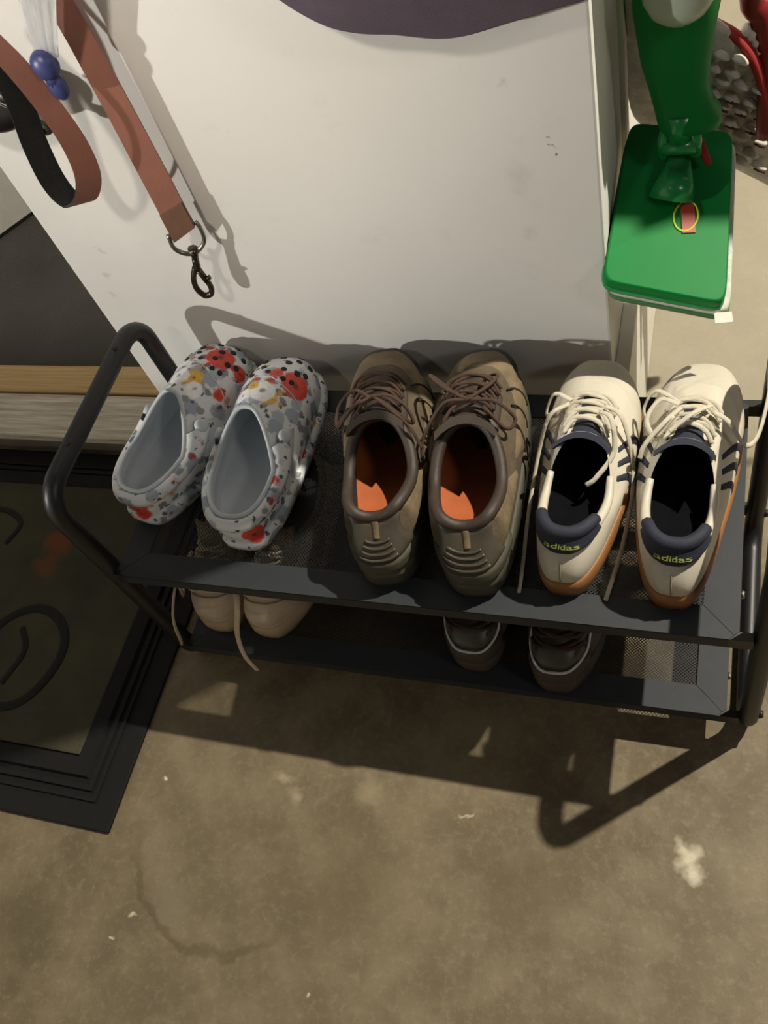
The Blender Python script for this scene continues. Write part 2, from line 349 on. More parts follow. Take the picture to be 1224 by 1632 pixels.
# ------------------------------------------------------------------ shoes
class Last:
    """surface of a shoe upper, from the sole outline (t = 0) to the opening (t = 1); phi = 0 heel, pi toe, + is the right side"""
    def __init__(s, L, widths, zs, yc, a, b, zh, zside, zf, htoe, bend=0.0, hand=1, bul=0.004, osq=0.8, toe_pull=0.5, front_drop=0.012, toe_spring=0.0, p=0.6, hside=0.45, otap=0.0, lobe=0.0):
        s.__dict__.update(locals()); del s.__dict__['s']
    def wid(s, y):
        f = y / s.L; xs = [0, .12, .28, .45, .62, .76, .88, 1.0]
        return float(np.interp(f, xs, s.widths))
    def S(s, ph, grow=0.0):
        c, sn = math.cos(ph), math.sin(ph)
        y = s.L / 2 * (1 - c); f = y / s.L
        w = sum(s.wid(min(s.L, max(0, y + d))) for d in (-.012, -.006, 0, .006, .012)) / 5
        x = math.copysign(abs(sn) ** s.p, sn) * (w + grow) + s.hand * s.bend * (math.sin(PI * min(1, f * 1.0)) - 0.9 * f * f)
        return np.array([x, y - grow * c, s.zs + s.toe_spring * sm(f, .72, 1.0) ** 2])
    def O(s, ph):
        c, sn = math.cos(ph), math.sin(ph)
        y = s.yc - s.a * c
        z = s.zside + (s.zh - s.zside) * max(c, 0) ** 1.5 + (s.zf - s.zside) * max(-c, 0) ** 1.2
        pm = abs((ph + PI) % (2 * PI) - PI)
        if s.lobe and pm < 1.5: z += s.lobe * math.sin(PI * pm / 1.5) ** 2 - s.lobe * .5 * math.cos(PI * pm / 3); y -= s.lobe * .6 * math.sin(PI * pm / 1.5) ** 2
        f = y / s.L
        return np.array([math.copysign(abs(sn) ** s.osq, sn) * s.b * (1 - s.otap * max(-c, 0)) + s.hand * s.bend * (math.sin(PI * f) - 0.9 * f * f), y, z]) * np.array([1, 1, 1])
    def P(s, ph, t):
        A = s.S(ph); B = s.O(ph); f = (1 - math.cos(ph)) / 2; wf = sm(f, .40, .95)
        out = nrm([math.sin(ph), -math.cos(ph) * (0.5 if f < .5 else 1), 0])
        hs = s.hside * (B[2] - A[2]); h1 = hs + (s.htoe - hs) * wf
        P1 = A + out * s.bul + np.array([0, 0, h1])
        side = B + out * 0.006 + np.array([0, 0, -0.3 * (B[2] - A[2])])
        fr = B + (A - B) * np.array([s.toe_pull, s.toe_pull, 0]) + np.array([0, 0, -s.front_drop])
        P2 = side + (fr - side) * wf
        u = 1 - t
        return u ** 3 * A + 3 * u * u * t * P1 + 3 * u * t * t * P2 + t ** 3 * B
    def N(s, ph, t):
        e = 1e-3; t0, t1 = max(0, t - e), min(1, t + e)
        n = np.cross(s.P(ph + e, t) - s.P(ph - e, t), s.P(ph, t1) - s.P(ph, t0))
        return nrm(n)
    def X(s, ph, t, off=0.0):
        if t > 1:                              # continue past the collar, straight on
            return s.P(ph, 1) + (s.P(ph, 1) - s.P(ph, .97)) / .03 * (t - 1) + s.N(ph, .99) * off
        return s.P(ph, t) + s.N(ph, t) * off
NP_, NT_ = 56, 14
def ring_faces(n, m):
    return [(i * n + j, i * n + (j + 1) % n, (i + 1) * n + (j + 1) % n, (i + 1) * n + j) for i in range(m - 1) for j in range(n)]
def upper(F, mat, parent, name='upper', t0=0.0):
    V = [F.X(2 * PI * j / NP_, t0 + (1 - t0) * i / (NT_ - 1)) for i in range(NT_) for j in range(NP_)]
    return obj(name, V, ring_faces(NP_, NT_), mat, parent, True)
def lining(F, mat, parent, th=0.005, tend=0.12, name='lining'):
    n = 10
    V = [F.X(2 * PI * j / NP_, 1 - (1 - tend) * i / (n - 1), -th * min(1, i / 1.5)) for i in range(n) for j in range(NP_)]
    return obj(name, V, ring_faces(NP_, n), mat, parent, True)
def insole(F, mat, parent, dz=0.006, k=0.90, name='insole'):
    V = []; ctr = np.array([0, F.L / 2, 0])
    for r in (0.02, .35, .7, k):
        for j in range(NP_):
            p = F.S(2 * PI * j / NP_); q = ctr + (p - ctr) * r; q[2] = F.zs + dz + 0.006 * (r / k) ** 4; V.append(q)
    V.append((0, F.L / 2, F.zs + dz)); f = ring_faces(NP_, 4) + [(j, (j + 1) % NP_, 4 * NP_) for j in range(NP_)]
    return obj(name, V, f, mat, parent, True)
def collar(F, mat, parent, r, name='collar', ph0=None, ph1=None, drop=0.0):
    """padded rim along the opening"""
    if ph0 is None: pts = [F.O(2 * PI * j / 48) - np.array([0, 0, drop]) for j in range(48)]; v, f = tube(pts, r, 8, closed=True)
    else:
        n = 40; pts = [F.O(ph0 + (ph1 - ph0) * j / n) - np.array([0, 0, drop]) for j in range(n + 1)]
        rr = [r * (0.55 + 0.45 * math.sin(PI * j / n) ** .5) for j in range(n + 1)]; v, f = tube(pts, rr, 8)
    return obj(name, v, f, mat, parent, True)
def sole(F, mat, parent, prof, name='sole'):
    """prof: list of (z fraction 0..1 of sole height, outward growth)"""
    V = []
    for z, g in prof:
        for j in range(NP_):
            p = F.S(2 * PI * j / NP_, g); p[2] = p[2] * z; V.append(p)
    n = len(prof); c0 = len(V); V += [(0, F.L / 2, 0.0), (0, F.L / 2, F.zs)]
    f = ring_faces(NP_, n) + [(j, c0, (j + 1) % NP_) for j in range(NP_)] + [((n - 1) * NP_ + j, (n - 1) * NP_ + (j + 1) % NP_, c0 + 1) for j in range(NP_)]
    return obj(name, V, f, mat, parent, True)
def patch(F, fn, mat, parent, name, off=0.0015, n=14, m=8, label=None, edge=0.0012):
    """panel laid on the upper: fn(u, v) -> (phi, t); rim is tucked down to the surface"""
    G = []
    for i in range(n + 1):
        row = []
        for j in range(m + 1):
            u, v = i / n, j / m; ph, t = fn(u, v)
            rim = i in (0, n) or j in (0, m)
            row.append(F.X(ph, t, -0.0004 if rim else off))
        G.append(row)
    for i in (1, n - 1):                        # steep rims
        for j in range(1, m): G[0 if i == 1 else n][j] = G[0 if i == 1 else n][j] * .8 + (F.X(*fn(i / n, j / m), -0.0004)) * .2
    return MB().grid(G).build(name, mat, parent, True, label)
def rect(p0, p1, t0, t1): return lambda u, v: (p0 + (p1 - p0) * u, t0 + (t1 - t0) * v)
def rib(F, pts, r, mat, parent, name, off=0.001, seg=6, n=16, flat=1.0):
    """cord laid on the upper through (phi, t) points"""
    q = spline(pts, n); P = [F.X(a, b, off) for a, b in q]
    v, f = tube(P, r, seg, flat=flat); return obj(name, v, f, mat, parent, True)
def tongue(F, mat, parent, w0, w1, tstart, rise, back, th=0.006, lift=0.002, name='tongue'):
    """padded tongue: lies under the laces and stands up past the opening"""
    rows = []
    for i in range(15):
        u = i / 14; c = None
        if u < .6:
            t = tstart + (1 - tstart) * (u / .6); P = F.X(PI, t, lift); N = F.N(PI, min(t, .99))
        else:
            k = (u - .6) / .4; P = F.X(PI, 1, lift) + np.array([0, -back * k, rise * k * (1 - .15 * k)]); N = nrm(F.N(PI, .98) * (1 - k) + np.array([0, .8, .35]) * k)
        w = w0 + (w1 - w0) * u; row = []
        for j in range(9):
            q = -1 + j / 4
            row.append(P + np.array([q * w, 0, 0]) - N * (abs(q) ** 2.2 * w * 0.5) + N * 0)
        rows.append((row, N))
    m = MB(); top = [r for r, N in rows]; bot = [[p - N * th for p in r] for r, N in rows]
    m.grid(top); m.grid(bot); m.grid([top[-1], bot[-1]]); m.grid([[r[0] for r in top], [r[0] for r in bot]]); m.grid([[r[-1] for r in top], [r[-1] for r in bot]])
    return m.build(name, mat, parent, True), top
def flatlace(pts, w, mat, parent, name='lace', up=(0, 0, 1), flat=0.4, n=24, seg=8):
    v, f = tube(spline(pts, n), w, seg, flat=flat, up=up); return obj(name, v, f, mat, parent, True)
def text_on(F, body, ph_c, t_c, width_ph, height_t, off, mat, parent, name='lettering', slant=0.0):
    cu = bpy.data.curves.new('txt', 'FONT'); cu.body = body; cu.resolution_u = 3; cu.offset = 0.012
    to = bpy.data.objects.new('txt', cu); C.objects.link(to)
    me = bpy.data.meshes.new_from_object(to.evaluated_get(bpy.context.evaluated_depsgraph_get()))
    bpy.data.objects.remove(to); vs_ = np.array([v.co[:] for v in me.vertices]); fs = [tuple(p.vertices) for p in me.polygons]
    mn, mx = vs_.min(0), vs_.max(0); V = []
    for p in vs_:
        u = (p[0] - (mn[0] + mx[0]) / 2) / (mx[0] - mn[0]); w = (p[1] - (mn[1] + mx[1]) / 2) / (mx[1] - mn[1])
        q = math.copysign(math.asin((2 * abs(u) * math.sin(width_ph / 2) ** .68) ** (1 / .68)), u)      # even letter widths round the heel
        V.append(F.X(ph_c + q, t_c + w * height_t, off))
    o = obj(name, V, fs, mat, parent); bpy.data.meshes.remove(me); return o

# ---- materials of the shoes
M_CREAM = plain('cream_leather', (200, 192, 175), 0.42, 0.04, 25, bump=0.12, bscale=420)
M_TOE = plain('cream_suede', (192, 184, 167), 0.75, 0.05, 25, bump=0.2, bscale=500)
M_NAVY = plain('navy_textile', (34, 38, 54), 0.75, 0.15, 90, bump=0.3, bscale=600)
M_NAVYL = plain('navy_lining', (13, 14, 19), 0.95, 0.15, 90, bump=0.3, bscale=600, spec=.1)
M_GUM = plain('gum_rubber', (146, 98, 54), 0.5, 0.1, 30, bump=0.1)
M_LACE = plain('cream_lace', (200, 191, 172), 0.85, 0.08, 120, bump=0.4, bscale=900)
M_LIME = plain('lime_print', (150, 164, 66), 0.6, 0.05, 60)
M_WHITEP = plain('white_print', (205, 205, 200), 0.6, 0.05, 60)
M_THREAD = plain('stitching', (150, 138, 116), 0.8, 0.1, 90)

def low_sneaker(label, loc, rz, hand, loops):
    t = thing('sneaker', label, 'sneaker', loc, rz, 'cream sneakers with navy heel tabs on the top shelf')
    F = Last(0.300, [.041, .042, .044, .049, .053, .055, .055, .048], 0.031, 0.0925, 0.0640, 0.034, 0.086, 0.064, 0.090, 0.036, bend=0.004, hand=hand, bul=0.004, toe_pull=.52, front_drop=.016, toe_spring=.004, p=.62)
    sole(F, M_GUM, t, [(0, -.004), (0.06, 0.001), (0.55, .0035), (.92, .003), (1.0, 0.0)])
    up = upper(F, M_CREAM, t)
    lining(F, M_NAVYL, t, 0.006); ins = insole(F, M_NAVYL, t, 0.0015)
    collar(F, M_CREAM, t, 0.0062, 'collar', -PI * .62, PI * .62, .002)
    # toe cap of paler suede, edged by a stitched seam
    patch(F, lambda u, v: (PI + (u - .5) * 2 * (1.30 - .15 * v), .02 + .55 * v - .22 * (2 * u - 1) ** 2 * v), M_TOE, t, 'toe_cap', .0012, 20, 8)
    # navy heel tab with lettering
    hb = lambda u: (2 * u - 1)
    tab = patch(F, lambda u, v: (hb(u) * .98, (.60 + .28 * hb(u) ** 2) * (1 - v) + (1.05 - .02 * math.cos(hb(u) * PI * 1.5)) * v), M_NAVY, t, 'heel_tab', .0055, 22, 8, 'navy heel tab with lime lettering')
    obj('heel_roll', *tube([F.O(a) + np.array([0, 0.001, .003 - .003 * math.cos(a * 3.2)]) for a in np.linspace(-.94, .94, 26)], [.0078 * (0.6 + .4 * math.cos(a)) for a in np.linspace(-.94, .94, 26)], 8), M_NAVY, tab, True)
    text_on(F, 'adidas', 0.0, .765, .60, .105, .0062, M_LIME, tab)
    rib(F, [(0, .03), (0, .2), (0, .45)], .0007, M_THREAD, t, 'heel_seam', .0003)
    # three navy side stripes on each side
    for sg in (1, -1):
        for q in range(3):
            c = 1.62 + q * .17
            patch(F, lambda u, v, c=c: (sg * (c + .075 * (u - .5) * 2 * .62 + .34 * (v - .5)), .10 + .72 * v), M_NAVY, t, 'side_stripe', .0011, 4, 10)
    # tongue, lace facings, laces
    tg, top = tongue(F, M_NAVY, t, .021, .031, .715, .018, .012, .006, .0016)
    r12 = top[12]; v = [p + np.array([0, 0, .0012]) for p in r12[2:7]] + [p * .82 + q * .18 + np.array([0, 0, .0014]) for p, q in zip(r12[2:7], top[11][2:7])]
    obj('tongue_print', v, [(i, i + 1, i + 6, i + 5) for i in range(4)], M_WHITEP, tg)
    for sg in (1, -1):
        patch(F, lambda u, v: (PI + sg * (.36 + .34 * u + .30 * v * u), .68 + .31 * v), M_CREAM, t, 'lace_facing', .0026, 6, 10)
        for q in range(5): 
            c = F.X(PI + sg * (.50), .725 + q * .058, .0032)
            obj('eyelet', *tube([c, c + F.N(PI + sg * .5, .725 + q * .058) * .0004], .0024, 8), M_NAVYL, t)
    for q in range(5):
        tt = .725 + q * .058
        if q == 0:
            P = [F.X(PI + s_ * .56, tt, .0035 + (.56 - abs(s_ * .56)) * .005) for s_ in np.linspace(-1, 1, 7)]
            flatlace(P, .0034, M_LACE, t, flat=.45)
        else:
            for sg in (1, -1):
                P = [F.X(PI + sg * (.56 - 1.12 * k), tt - .058 + .058 * k + .008 * sg, .004 + .0055 * math.sin(PI * k) + (.0015 if sg > 0 else 0)) for k in np.linspace(0, 1, 7)]
                flatlace(P, .0026, M_LACE, t, flat=.45)
    for P in loops: flatlace(P, .0029, M_LACE, t, flat=.5, n=30)
    # printed insole mark
    text_on_flat(ins, F.zs + 0.0035, 0.034)
    return F, t
def text_on_flat(parent, z, y):
    m = MB()
    for i in range(3):
        x = -0.008 + i * .006; m.add([(x - .002, y, z), (x + .002, y, z), (x + .004, y + .010 + i * .004, z), (x + .001, y + .010 + i * .004, z)], [(0, 1, 2, 3)])
    m.build('insole_print', plain('grey_print', (96, 98, 104), .8, .05, 50), parent)

SHOE_Z = Z2 - 0.0015
# loose lace ends and bows, in the shoe's own frame
la = [[(-.020, .190, .098), (-.040, .175, .092), (-.050, .150, .060), (-.053, .090, .030), (-.050, .030, .010), (-.048, -.006, .004)],
      [(.016, .180, .100), (.030, .168, .104), (.036, .140, .082), (.020, .115, .066), (.010, .108, .060)],
      [(-.018, .195, .098), (-.040, .205, .094), (-.048, .190, .076), (-.034, .180, .088)],
      [(.020, .190, .098), (.040, .180, .088), (.056, .140, .040), (.054, .070, .008), (.046, .000, .004)]]
lb = [[(.018, .190, .098), (.036, .182, .092), (.054, .170, .070), (.066, .190, .062), (.072, .235, .074), (.070, .262, .090)],
      [(-.016, .195, .100), (-.036, .200, .100), (-.048, .180, .090), (-.036, .160, .088), (-.020, .178, .102)],
      [(-.014, .190, .101), (-.028, .170, .100), (-.046, .150, .084), (-.050, .140, .072)],
      [(-.016, .198, .099), (-.042, .215, .096), (-.054, .205, .080), (-.050, .185, .076)],
      [(.016, .196, .100), (.000, .175, .112), (-.022, .158, .100)]]
low_sneaker('left one of the two cream leather sneakers, its toe against the wall in shade', (0.585, 0.020, SHOE_Z), math.radians(-3), 1, la)
low_sneaker('right one of the two cream leather sneakers, lace loop sticking out over the shelf end', (0.698, 0.016, SHOE_Z), math.radians(-3), -1, lb)

# ---- brown hiking shoes
M_SUEDE = plain('brown_suede', (94, 80, 61), 0.85, 0.22, 45, bump=0.7, bscale=260)
M_SUEDE2 = plain('tan_nubuck', (120, 103, 78), 0.8, 0.2, 45, bump=0.6, bscale=260)
M_SUEDE3 = plain('dark_brown_leather', (58, 46, 37), 0.6, 0.15, 40, bump=0.3, bscale=350)
M_GREYH = plain('olive_grey_synthetic', (78, 72, 61), 0.42, 0.12, 40, bump=0.2, bscale=500)
M_OLIVE = plain('olive_rubber', (72, 70, 56), 0.65, 0.12, 30, bump=0.3)
M_DKRUB = plain('dark_rubber', (44, 40, 36), 0.6, 0.12, 30, bump=0.3)
M_BLIN = plain('brown_lining', (30, 22, 17), 0.95, 0.2, 60, bump=0.4)
M_ORANGE = plain('orange_insole', (178, 90, 44), 0.8, 0.1, 40, bump=0.3)
M_BLACE = plain('brown_lace', (72, 50, 36), 0.85, 0.2, 120, bump=0.4, bscale=900)
def hiker(label, loc, rz, hand, loops, tilt):
    t = thing('hiking_shoe', label, 'hiking shoe', loc, rz, 'worn brown hiking shoes on the top shelf')
    F = Last(0.312, [.044, .046, .047, .051, .055, .057, .054, .048], 0.034, 0.103, 0.064, 0.038, 0.098, 0.086, 0.112, 0.048, bend=0.005, hand=hand, bul=0.006, toe_pull=.5, front_drop=.014, toe_spring=.010, hside=.5, lobe=.012)
    sole(F, M_OLIVE, t, [(0, -.005), (.08, .002), (.35, .001), (.42, .006), (.75, .004), (.82, .006), (1.0, .002), (1.0, 0)])
    upper(F, M_SUEDE, t); lining(F, M_BLIN, t, 0.009); insole(F, M_ORANGE, t, .0015, .88)
    collar(F, M_SUEDE3, t, 0.0070, 'collar', None, None, .003)
    # sole wraps up at heel and toe
    patch(F, lambda u, v: ((2 * u - 1) * .95, -.0 + (.26 - .10 * (2 * u - 1) ** 2) * v), M_OLIVE, t, 'heel_bumper', .005, 16, 6)
    patch(F, lambda u, v: (PI + (2 * u - 1) * .62, (.36 - .20 * (2 * u - 1) ** 2) * v), M_DKRUB, t, 'toe_bumper', .004, 18, 6)
    patch(F, lambda u, v: (PI + (2 * u - 1) * 1.15, .27 + (.28 - .08 * (2 * u - 1) ** 2) * v), M_SUEDE2, t, 'toe_panel', .0022, 20, 6)
    # heel counter of grey synthetic with raised ridges
    hc = patch(F, lambda u, v: ((2 * u - 1) * (.78 - .22 * math.sin(PI * v)), .20 + .74 * v), M_GREYH, t, 'heel_counter', .0042, 16, 10)
    for q in range(4):
        tt = .30 + q * .085; w = .34 - .03 * q
        rib(F, [(-w + .08 * hand, tt + .02), (0, tt - .012), (w * .8, tt + .015)], .0019, M_GREYH, hc, 'ridge', .0046, flat=.8)
    rib(F, [(0, .60), (0, .74), (0, .90)], .0042, M_SUEDE2, hc, 'pull_strip', .0042, flat=.5)
    # collar lobes either side of the heel
    for sg in (1, -1):
        patch(F, lambda u, v: (sg * (.70 + .85 * u), .22 + .16 * u + (.72 - .16 * u) * v), M_SUEDE2 if sg > 0 else M_SUEDE, t, 'quarter_panel', .003, 10, 8)
        patch(F, lambda u, v: (sg * (1.62 + .80 * u), .06 + (.50 - .1 * u) * v), M_SUEDE2, t, 'side_panel', .0025, 12, 6)
        for q in range(3):
            rib(F, [(sg * (1.65 + q * .22), .12), (sg * (1.80 + q * .22), .34), (sg * (2.05 + q * .2), .60)], .0016, M_SUEDE3, t, 'side_welt', .0026, flat=.7)
        patch(F, lambda u, v: (PI + sg * (.34 + .36 * u + .30 * v * u), .68 + .30 * v), M_SUEDE3, t, 'lace_facing', .0035, 6, 10)
        for q in range(4):
            c = F.X(PI + sg * .52, .735 + q * .068, .0045)
            obj('lace_hook', *tube([c, c + F.N(PI + sg * .52, .735 + q * .068) * .003], .0032, 8), M_SUEDE3, t, True)
    tongue(F, M_SUEDE3, t, .022, .034, .68, .016, .008, .010, .003)
    for q in range(4):
        tt = .735 + q * .068
        for sg in (1, -1):
            P = [F.X(PI + sg * (.56 - 1.12 * k), tt - .04 + .068 * k, .006 + .007 * math.sin(PI * k) + (.002 if sg > 0 else 0)) for k in np.linspace(0, 1, 7)]
            flatlace(P, .0022, M_BLACE, t, flat=.9)
    for P in [[(x, y - .024, z) for x, y, z in Q] for Q in loops]: flatlace(P, .0022, M_BLACE, t, flat=.9, n=30)
    return F, t
lc = [[(.000, .205, .128), (.022, .200, .132), (.040, .190, .120), (.046, .178, .104), (.034, .184, .110), (.012, .200, .128)],
      [(-.002, .205, .128), (-.024, .222, .124), (-.046, .214, .108), (-.052, .196, .094), (-.040, .200, .104), (-.014, .206, .124)],
      [(.002, .206, .128), (.022, .185, .128), (.044, .165, .112), (.054, .150, .090)],
      [(.000, .206, .128), (-.022, .190, .128), (-.044, .178, .110)]]
ld = [[(.000, .205, .128), (-.028, .222, .132), (-.048, .248, .124), (-.050, .262, .108), (-.040, .250, .112), (-.014, .214, .126)],
      [(-.002, .205, .128), (.022, .230, .122), (.028, .255, .108), (.016, .262, .100), (.008, .235, .112)],
      [(.002, .206, .128), (.030, .200, .128), (.050, .190, .108), (.040, .178, .106), (.016, .196, .126)],
      [(.000, .206, .128), (-.030, .205, .124), (-.056, .180, .098), (-.060, .160, .080)]]
hiker('left one of the two worn brown hiking shoes, next to the flowered clogs', (0.386, 0.012, SHOE_Z), math.radians(11.0), 1, lc, 0)
hiker('right one of the two worn brown hiking shoes, next to the cream sneakers', (0.492, 0.009, SHOE_Z), math.radians(7.5), -1, ld, 0)

# ---- flowered clogs
def mat_clog(name, seed, flowers):
    k = NT(name); v = k.coord()
    add = k.n('ShaderNodeVectorMath', operation='ADD'); k.link(v, add.inputs[0]); add.inputs[1].default_value = (seed, seed * .7, 0)
    nz = k.noise(v, 70, 3, .6, 'Color'); w = k.n('ShaderNodeVectorMath', operation='MULTIPLY_ADD'); k.link(nz, w.inputs[0]); w.inputs[1].default_value = (.010, .010, .010); k.link(v, w.inputs[2])
    w2 = k.n('ShaderNodeVectorMath', operation='MULTIPLY_ADD'); k.link(nz, w2.inputs[0]); w2.inputs[1].default_value = (.016, .016, .016); k.link(add.outputs[0], w2.inputs[2])
    a = lin(222, 225, 226)
    def layer(a, scale, thr, r0, r1, c, c2=None):
        vo = k.n('ShaderNodeTexVoronoi'); k.link(w2.outputs[0], vo.inputs['Vector']); vo.inputs['Scale'].default_value = scale
        sp = k.n('ShaderNodeSeparateColor'); k.link(vo.outputs['Color'], sp.inputs[0])
        m = k.math('MULTIPLY', k.ramp(vo.outputs['Distance'], r1, r0), k.math('GREATER_THAN', sp.outputs[0], thr))
        col = lin(*c) if c2 is None else k.mix(sp.outputs[1], lin(*c), lin(*c2))
        return k.mix(m, a, col)
    a = layer(a, 36, .15, .34, .44, (176, 184, 194), (150, 160, 176))
    a = layer(a, 60, .30, .26, .36, (92, 104, 124), (150, 150, 146))
    a = layer(a, 54, .74, .22, .32, (198, 172, 92), (206, 150, 60))
    a = layer(a, 95, .55, .24, .34, (66, 74, 90), (110, 92, 84))
    a = layer(a, 40, .80, .26, .34, (186, 62, 48), (170, 70, 60))
    off = np.array([.005, .005, .005])
    for (p, r, c) in flowers:
        a = k.mix(k.near(w.outputs[0], tuple(np.array(p) + off), r, r + .003), a, k.mix(k.ramp(k.noise(v, 160, 3, .6), .35, .65), lin(*c), lin(*[min(255, x * 1.15) for x in c])))
        a = k.mix(k.near(w.outputs[0], tuple(np.array(p) + off), r * .12, r * .30), a, lin(*[x * .62 for x in c]))
    k.link(a, k.b.inputs['Base Color']); k.b.inputs['Roughness'].default_value = 0.42; k.bump(k.noise(v, 300, 2, .5), .05, .001)
    return k.m
M_FOAM = plain('pale_grey_foam', (200, 206, 210), 0.55, 0.05, 30, bump=0.1, bscale=500)
M_VENT = plain('vent_dark', (40, 42, 46), 0.9, 0.1, 40)
RED, YEL, WHT = (196, 66, 50), (206, 164, 62), (238, 238, 234)
def clog(label, loc, rz, hand, flowers, seed):
    t = thing('clog', label, 'clog', loc, rz, 'flowered clogs on the top shelf')
    F = Last(0.268, [.046, .048, .049, .050, .052, .053, .055, .052], 0.024, 0.076, 0.066, 0.042, 0.064, 0.068, 0.110, 0.058, bend=0.005, hand=hand, bul=0.008, toe_pull=.50, front_drop=.006, toe_spring=.006, osq=.75, hside=.5, otap=.35)
    mt = mat_clog('clog_print' + str(seed), seed, [(F.X(ph, tt), r, c) for ph, tt, r, c in flowers])
    sole(F, mt, t, [(0, -.006), (.06, .002), (.5, .006), (.85, .006), (1.0, .002), (1.0, 0)])
    upper(F, mt, t); lining(F, M_FOAM, t, .006, .06); insole(F, M_FOAM, t, .004, .95, 'footbed')
    collar(F, M_FOAM, t, .0030, 'rim')
    # heel strap lying behind the heel
    st = []
    for i in range(41):
        ph = -1.95 + 3.9 * i / 40; row = []
        for tt, o_ in ((.58, .003), (.58, .0075), (.70, .0095), (.86, .0095), (.96, .0075), (.97, .002)):
            row.append(F.X(ph, tt - .04 * math.cos(ph), o_))
        st.append(row)
    s_ = MB().grid(st).build('heel_strap', mt, t, True)
    for sg in (1, -1):
        c = F.X(sg * 1.95, .76, .003); n = F.N(sg * 1.95, .76)
        obj('rivet', *tube([c, c + n * .006, c + n * .0085], [.0095, .0092, .006], 16), M_FOAM, s_, True)
    # vent holes over the toes
    for tt, phs in ((.24, (-.52, -.18, .18, .52)), (.36, (-.66, -.32, 0, .32, .66)), (.47, (-.55, -.19, .19, .55)), (.57, (-.62, -.24, .12, .48)), (.64, (-.42, 0, .35))):
        for p_ in phs:
            c = F.X(PI + p_, tt, -.0010); n = F.N(PI + p_, tt)
            r_ = .0046 if tt < .5 else .0038
            obj('vent_hole', *tube([c, c + n * .0016, c + n * .0017], [r_, r_, r_ * .8], 10), M_VENT, t)
    rib(F, [(PI - 1.15, .40), (PI - .6, .66), (PI, .70), (PI + .6, .66), (PI + 1.15, .40)], .0009, M_FOAM, t, 'vamp_crease', .0002)
    return F, t
FL = [(PI - .30, .52, .019, RED), (PI + .75, .55, .014, RED), (PI - .75, .30, .010, RED), (.05, .22, .015, RED), (1.05, .75, .008, RED), (PI - .25, .82, .012, YEL), (PI + .10, .86, .013, WHT), (PI - .55, .85, .010, WHT), (2.2, .55, .007, RED)]
FR_ = [(PI - .72, .52, .019, RED), (PI + .80, .56, .016, RED), (PI - .15, .64, .008, RED), (.30, .20, .014, RED), (1.35, .85, .008, RED), (PI - .42, .84, .011, YEL), (PI - .15, .84, .015, WHT), (PI + .35, .86, .010, WHT), (PI + .1, .80, .006, YEL), (PI - .1, .10, .008, RED)]
clog('left one of the two flower-print clogs, beside the rack handle', (0.028, 0.070, SHOE_Z), math.radians(-14.0), 1, FL, 3)
clog('right one of the two flower-print clogs, beside the brown hiking shoes', (0.187, 0.042, SHOE_Z), math.radians(0.5), -1, FR_, 8)

# ---- bottom shelf: pale trainers and brown trainers, toes to the viewer
M_BEIGE = plain('beige_leather', (196, 176, 150), 0.5, 0.06, 25, bump=0.12)
M_BEIGE2 = plain('beige_textile', (150, 138, 116), 0.85, 0.1, 60, bump=0.4)
M_BLACE2 = plain('beige_lace', (206, 186, 158), 0.85, 0.08, 120, bump=0.4, bscale=900)
M_WSOLE = plain('beige_rubber', (176, 152, 122), 0.6, 0.08, 30)
SH1 = Z1 - 0.0015
def trainer(label, loc, rz, hand, group, mats, loops, bumper):
    mu, mp_, ms, ml, mlin, mtog = mats
    t = thing('trainer', label, 'sneaker', loc, rz, group)
    F = Last(0.285, [.040, .041, .040, .039, .046, .050, .047, .044], 0.026, 0.100, 0.088, 0.030, 0.080, 0.064, 0.096, 0.045, bend=0.006, hand=hand, bul=0.005, toe_pull=.5, front_drop=.014, toe_spring=.008)
    sole(F, ms, t, [(0, -.004), (.06, .001), (.5, .004), (.95, .003), (1, 0)])
    upper(F, mu, t); lining(F, mlin, t, .006); insole(F, mlin, t); collar(F, mtog, t, .006)
    if bumper:
        patch(F, lambda u, v: (PI + (2 * u - 1) * .75, (.24 - .10 * (2 * u - 1) ** 2) * v), ms, t, 'toe_bumper', .004, 18, 6)
        patch(F, lambda u, v: (PI + (2 * u - 1) * (.72 - .2 * v), .26 + .26 * v), mp_, t, 'toe_panel', .002, 16, 6)
        rib(F, [(PI - .74, .46), (PI - .62, .30), (PI - .3, .23), (PI, .215), (PI + .3, .23), (PI + .62, .30), (PI + .74, .46)], .0019, M_WHITEP, t, 'piping', .002, n=30)
        for sg in (1, -1): patch(F, lambda u, v: (PI + sg * (.30 + .22 * u), .33 + .09 * v + .05 * u), M_SUEDE3, t, 'toe_vent', .003, 6, 4)
    else:
        rib(F, [(PI - 1.1, .10), (PI - .6, .34), (PI, .42), (PI + .6, .34), (PI + 1.1, .10)], .0012, mp_, t, 'toe_seam', .0006, n=24)
        patch(F, lambda u, v: (PI + (2 * u - 1) * (1.0 - .2 * v), .05 + (.26 - .06 * (2 * u - 1) ** 2) * v), mu, t, 'toe_cap', .0016, 18, 6)
    for sg in (1, -1):
        patch(F, lambda u, v: (PI + sg * (.34 + .42 * u + .26 * v * u), .44 + .55 * v), mp_, t, 'lace_facing', .0026, 6, 10)
        patch(F, lambda u, v: (sg * (1.5 + .9 * u), .08 + (.55 - .1 * u) * v), mp_, t, 'side_panel', .002, 12, 6)
    tongue(F, mtog, t, .022, .029, .5, .026, .014, .007, .002)
    for q in range(5):
        tt = .50 + q * .105
        for sg in (1, -1):
            P = [F.X(PI + sg * (.56 - 1.12 * k), tt - .05 + .10 * k, .004 + .0055 * math.sin(PI * k) + (.0015 if sg > 0 else 0)) for k in np.linspace(0, 1, 7)]
            flatlace(P, .0034, ml, t, flat=.5)
    for P in loops: flatlace(P, .0042, ml, t, flat=.45, n=30)
    return F, t
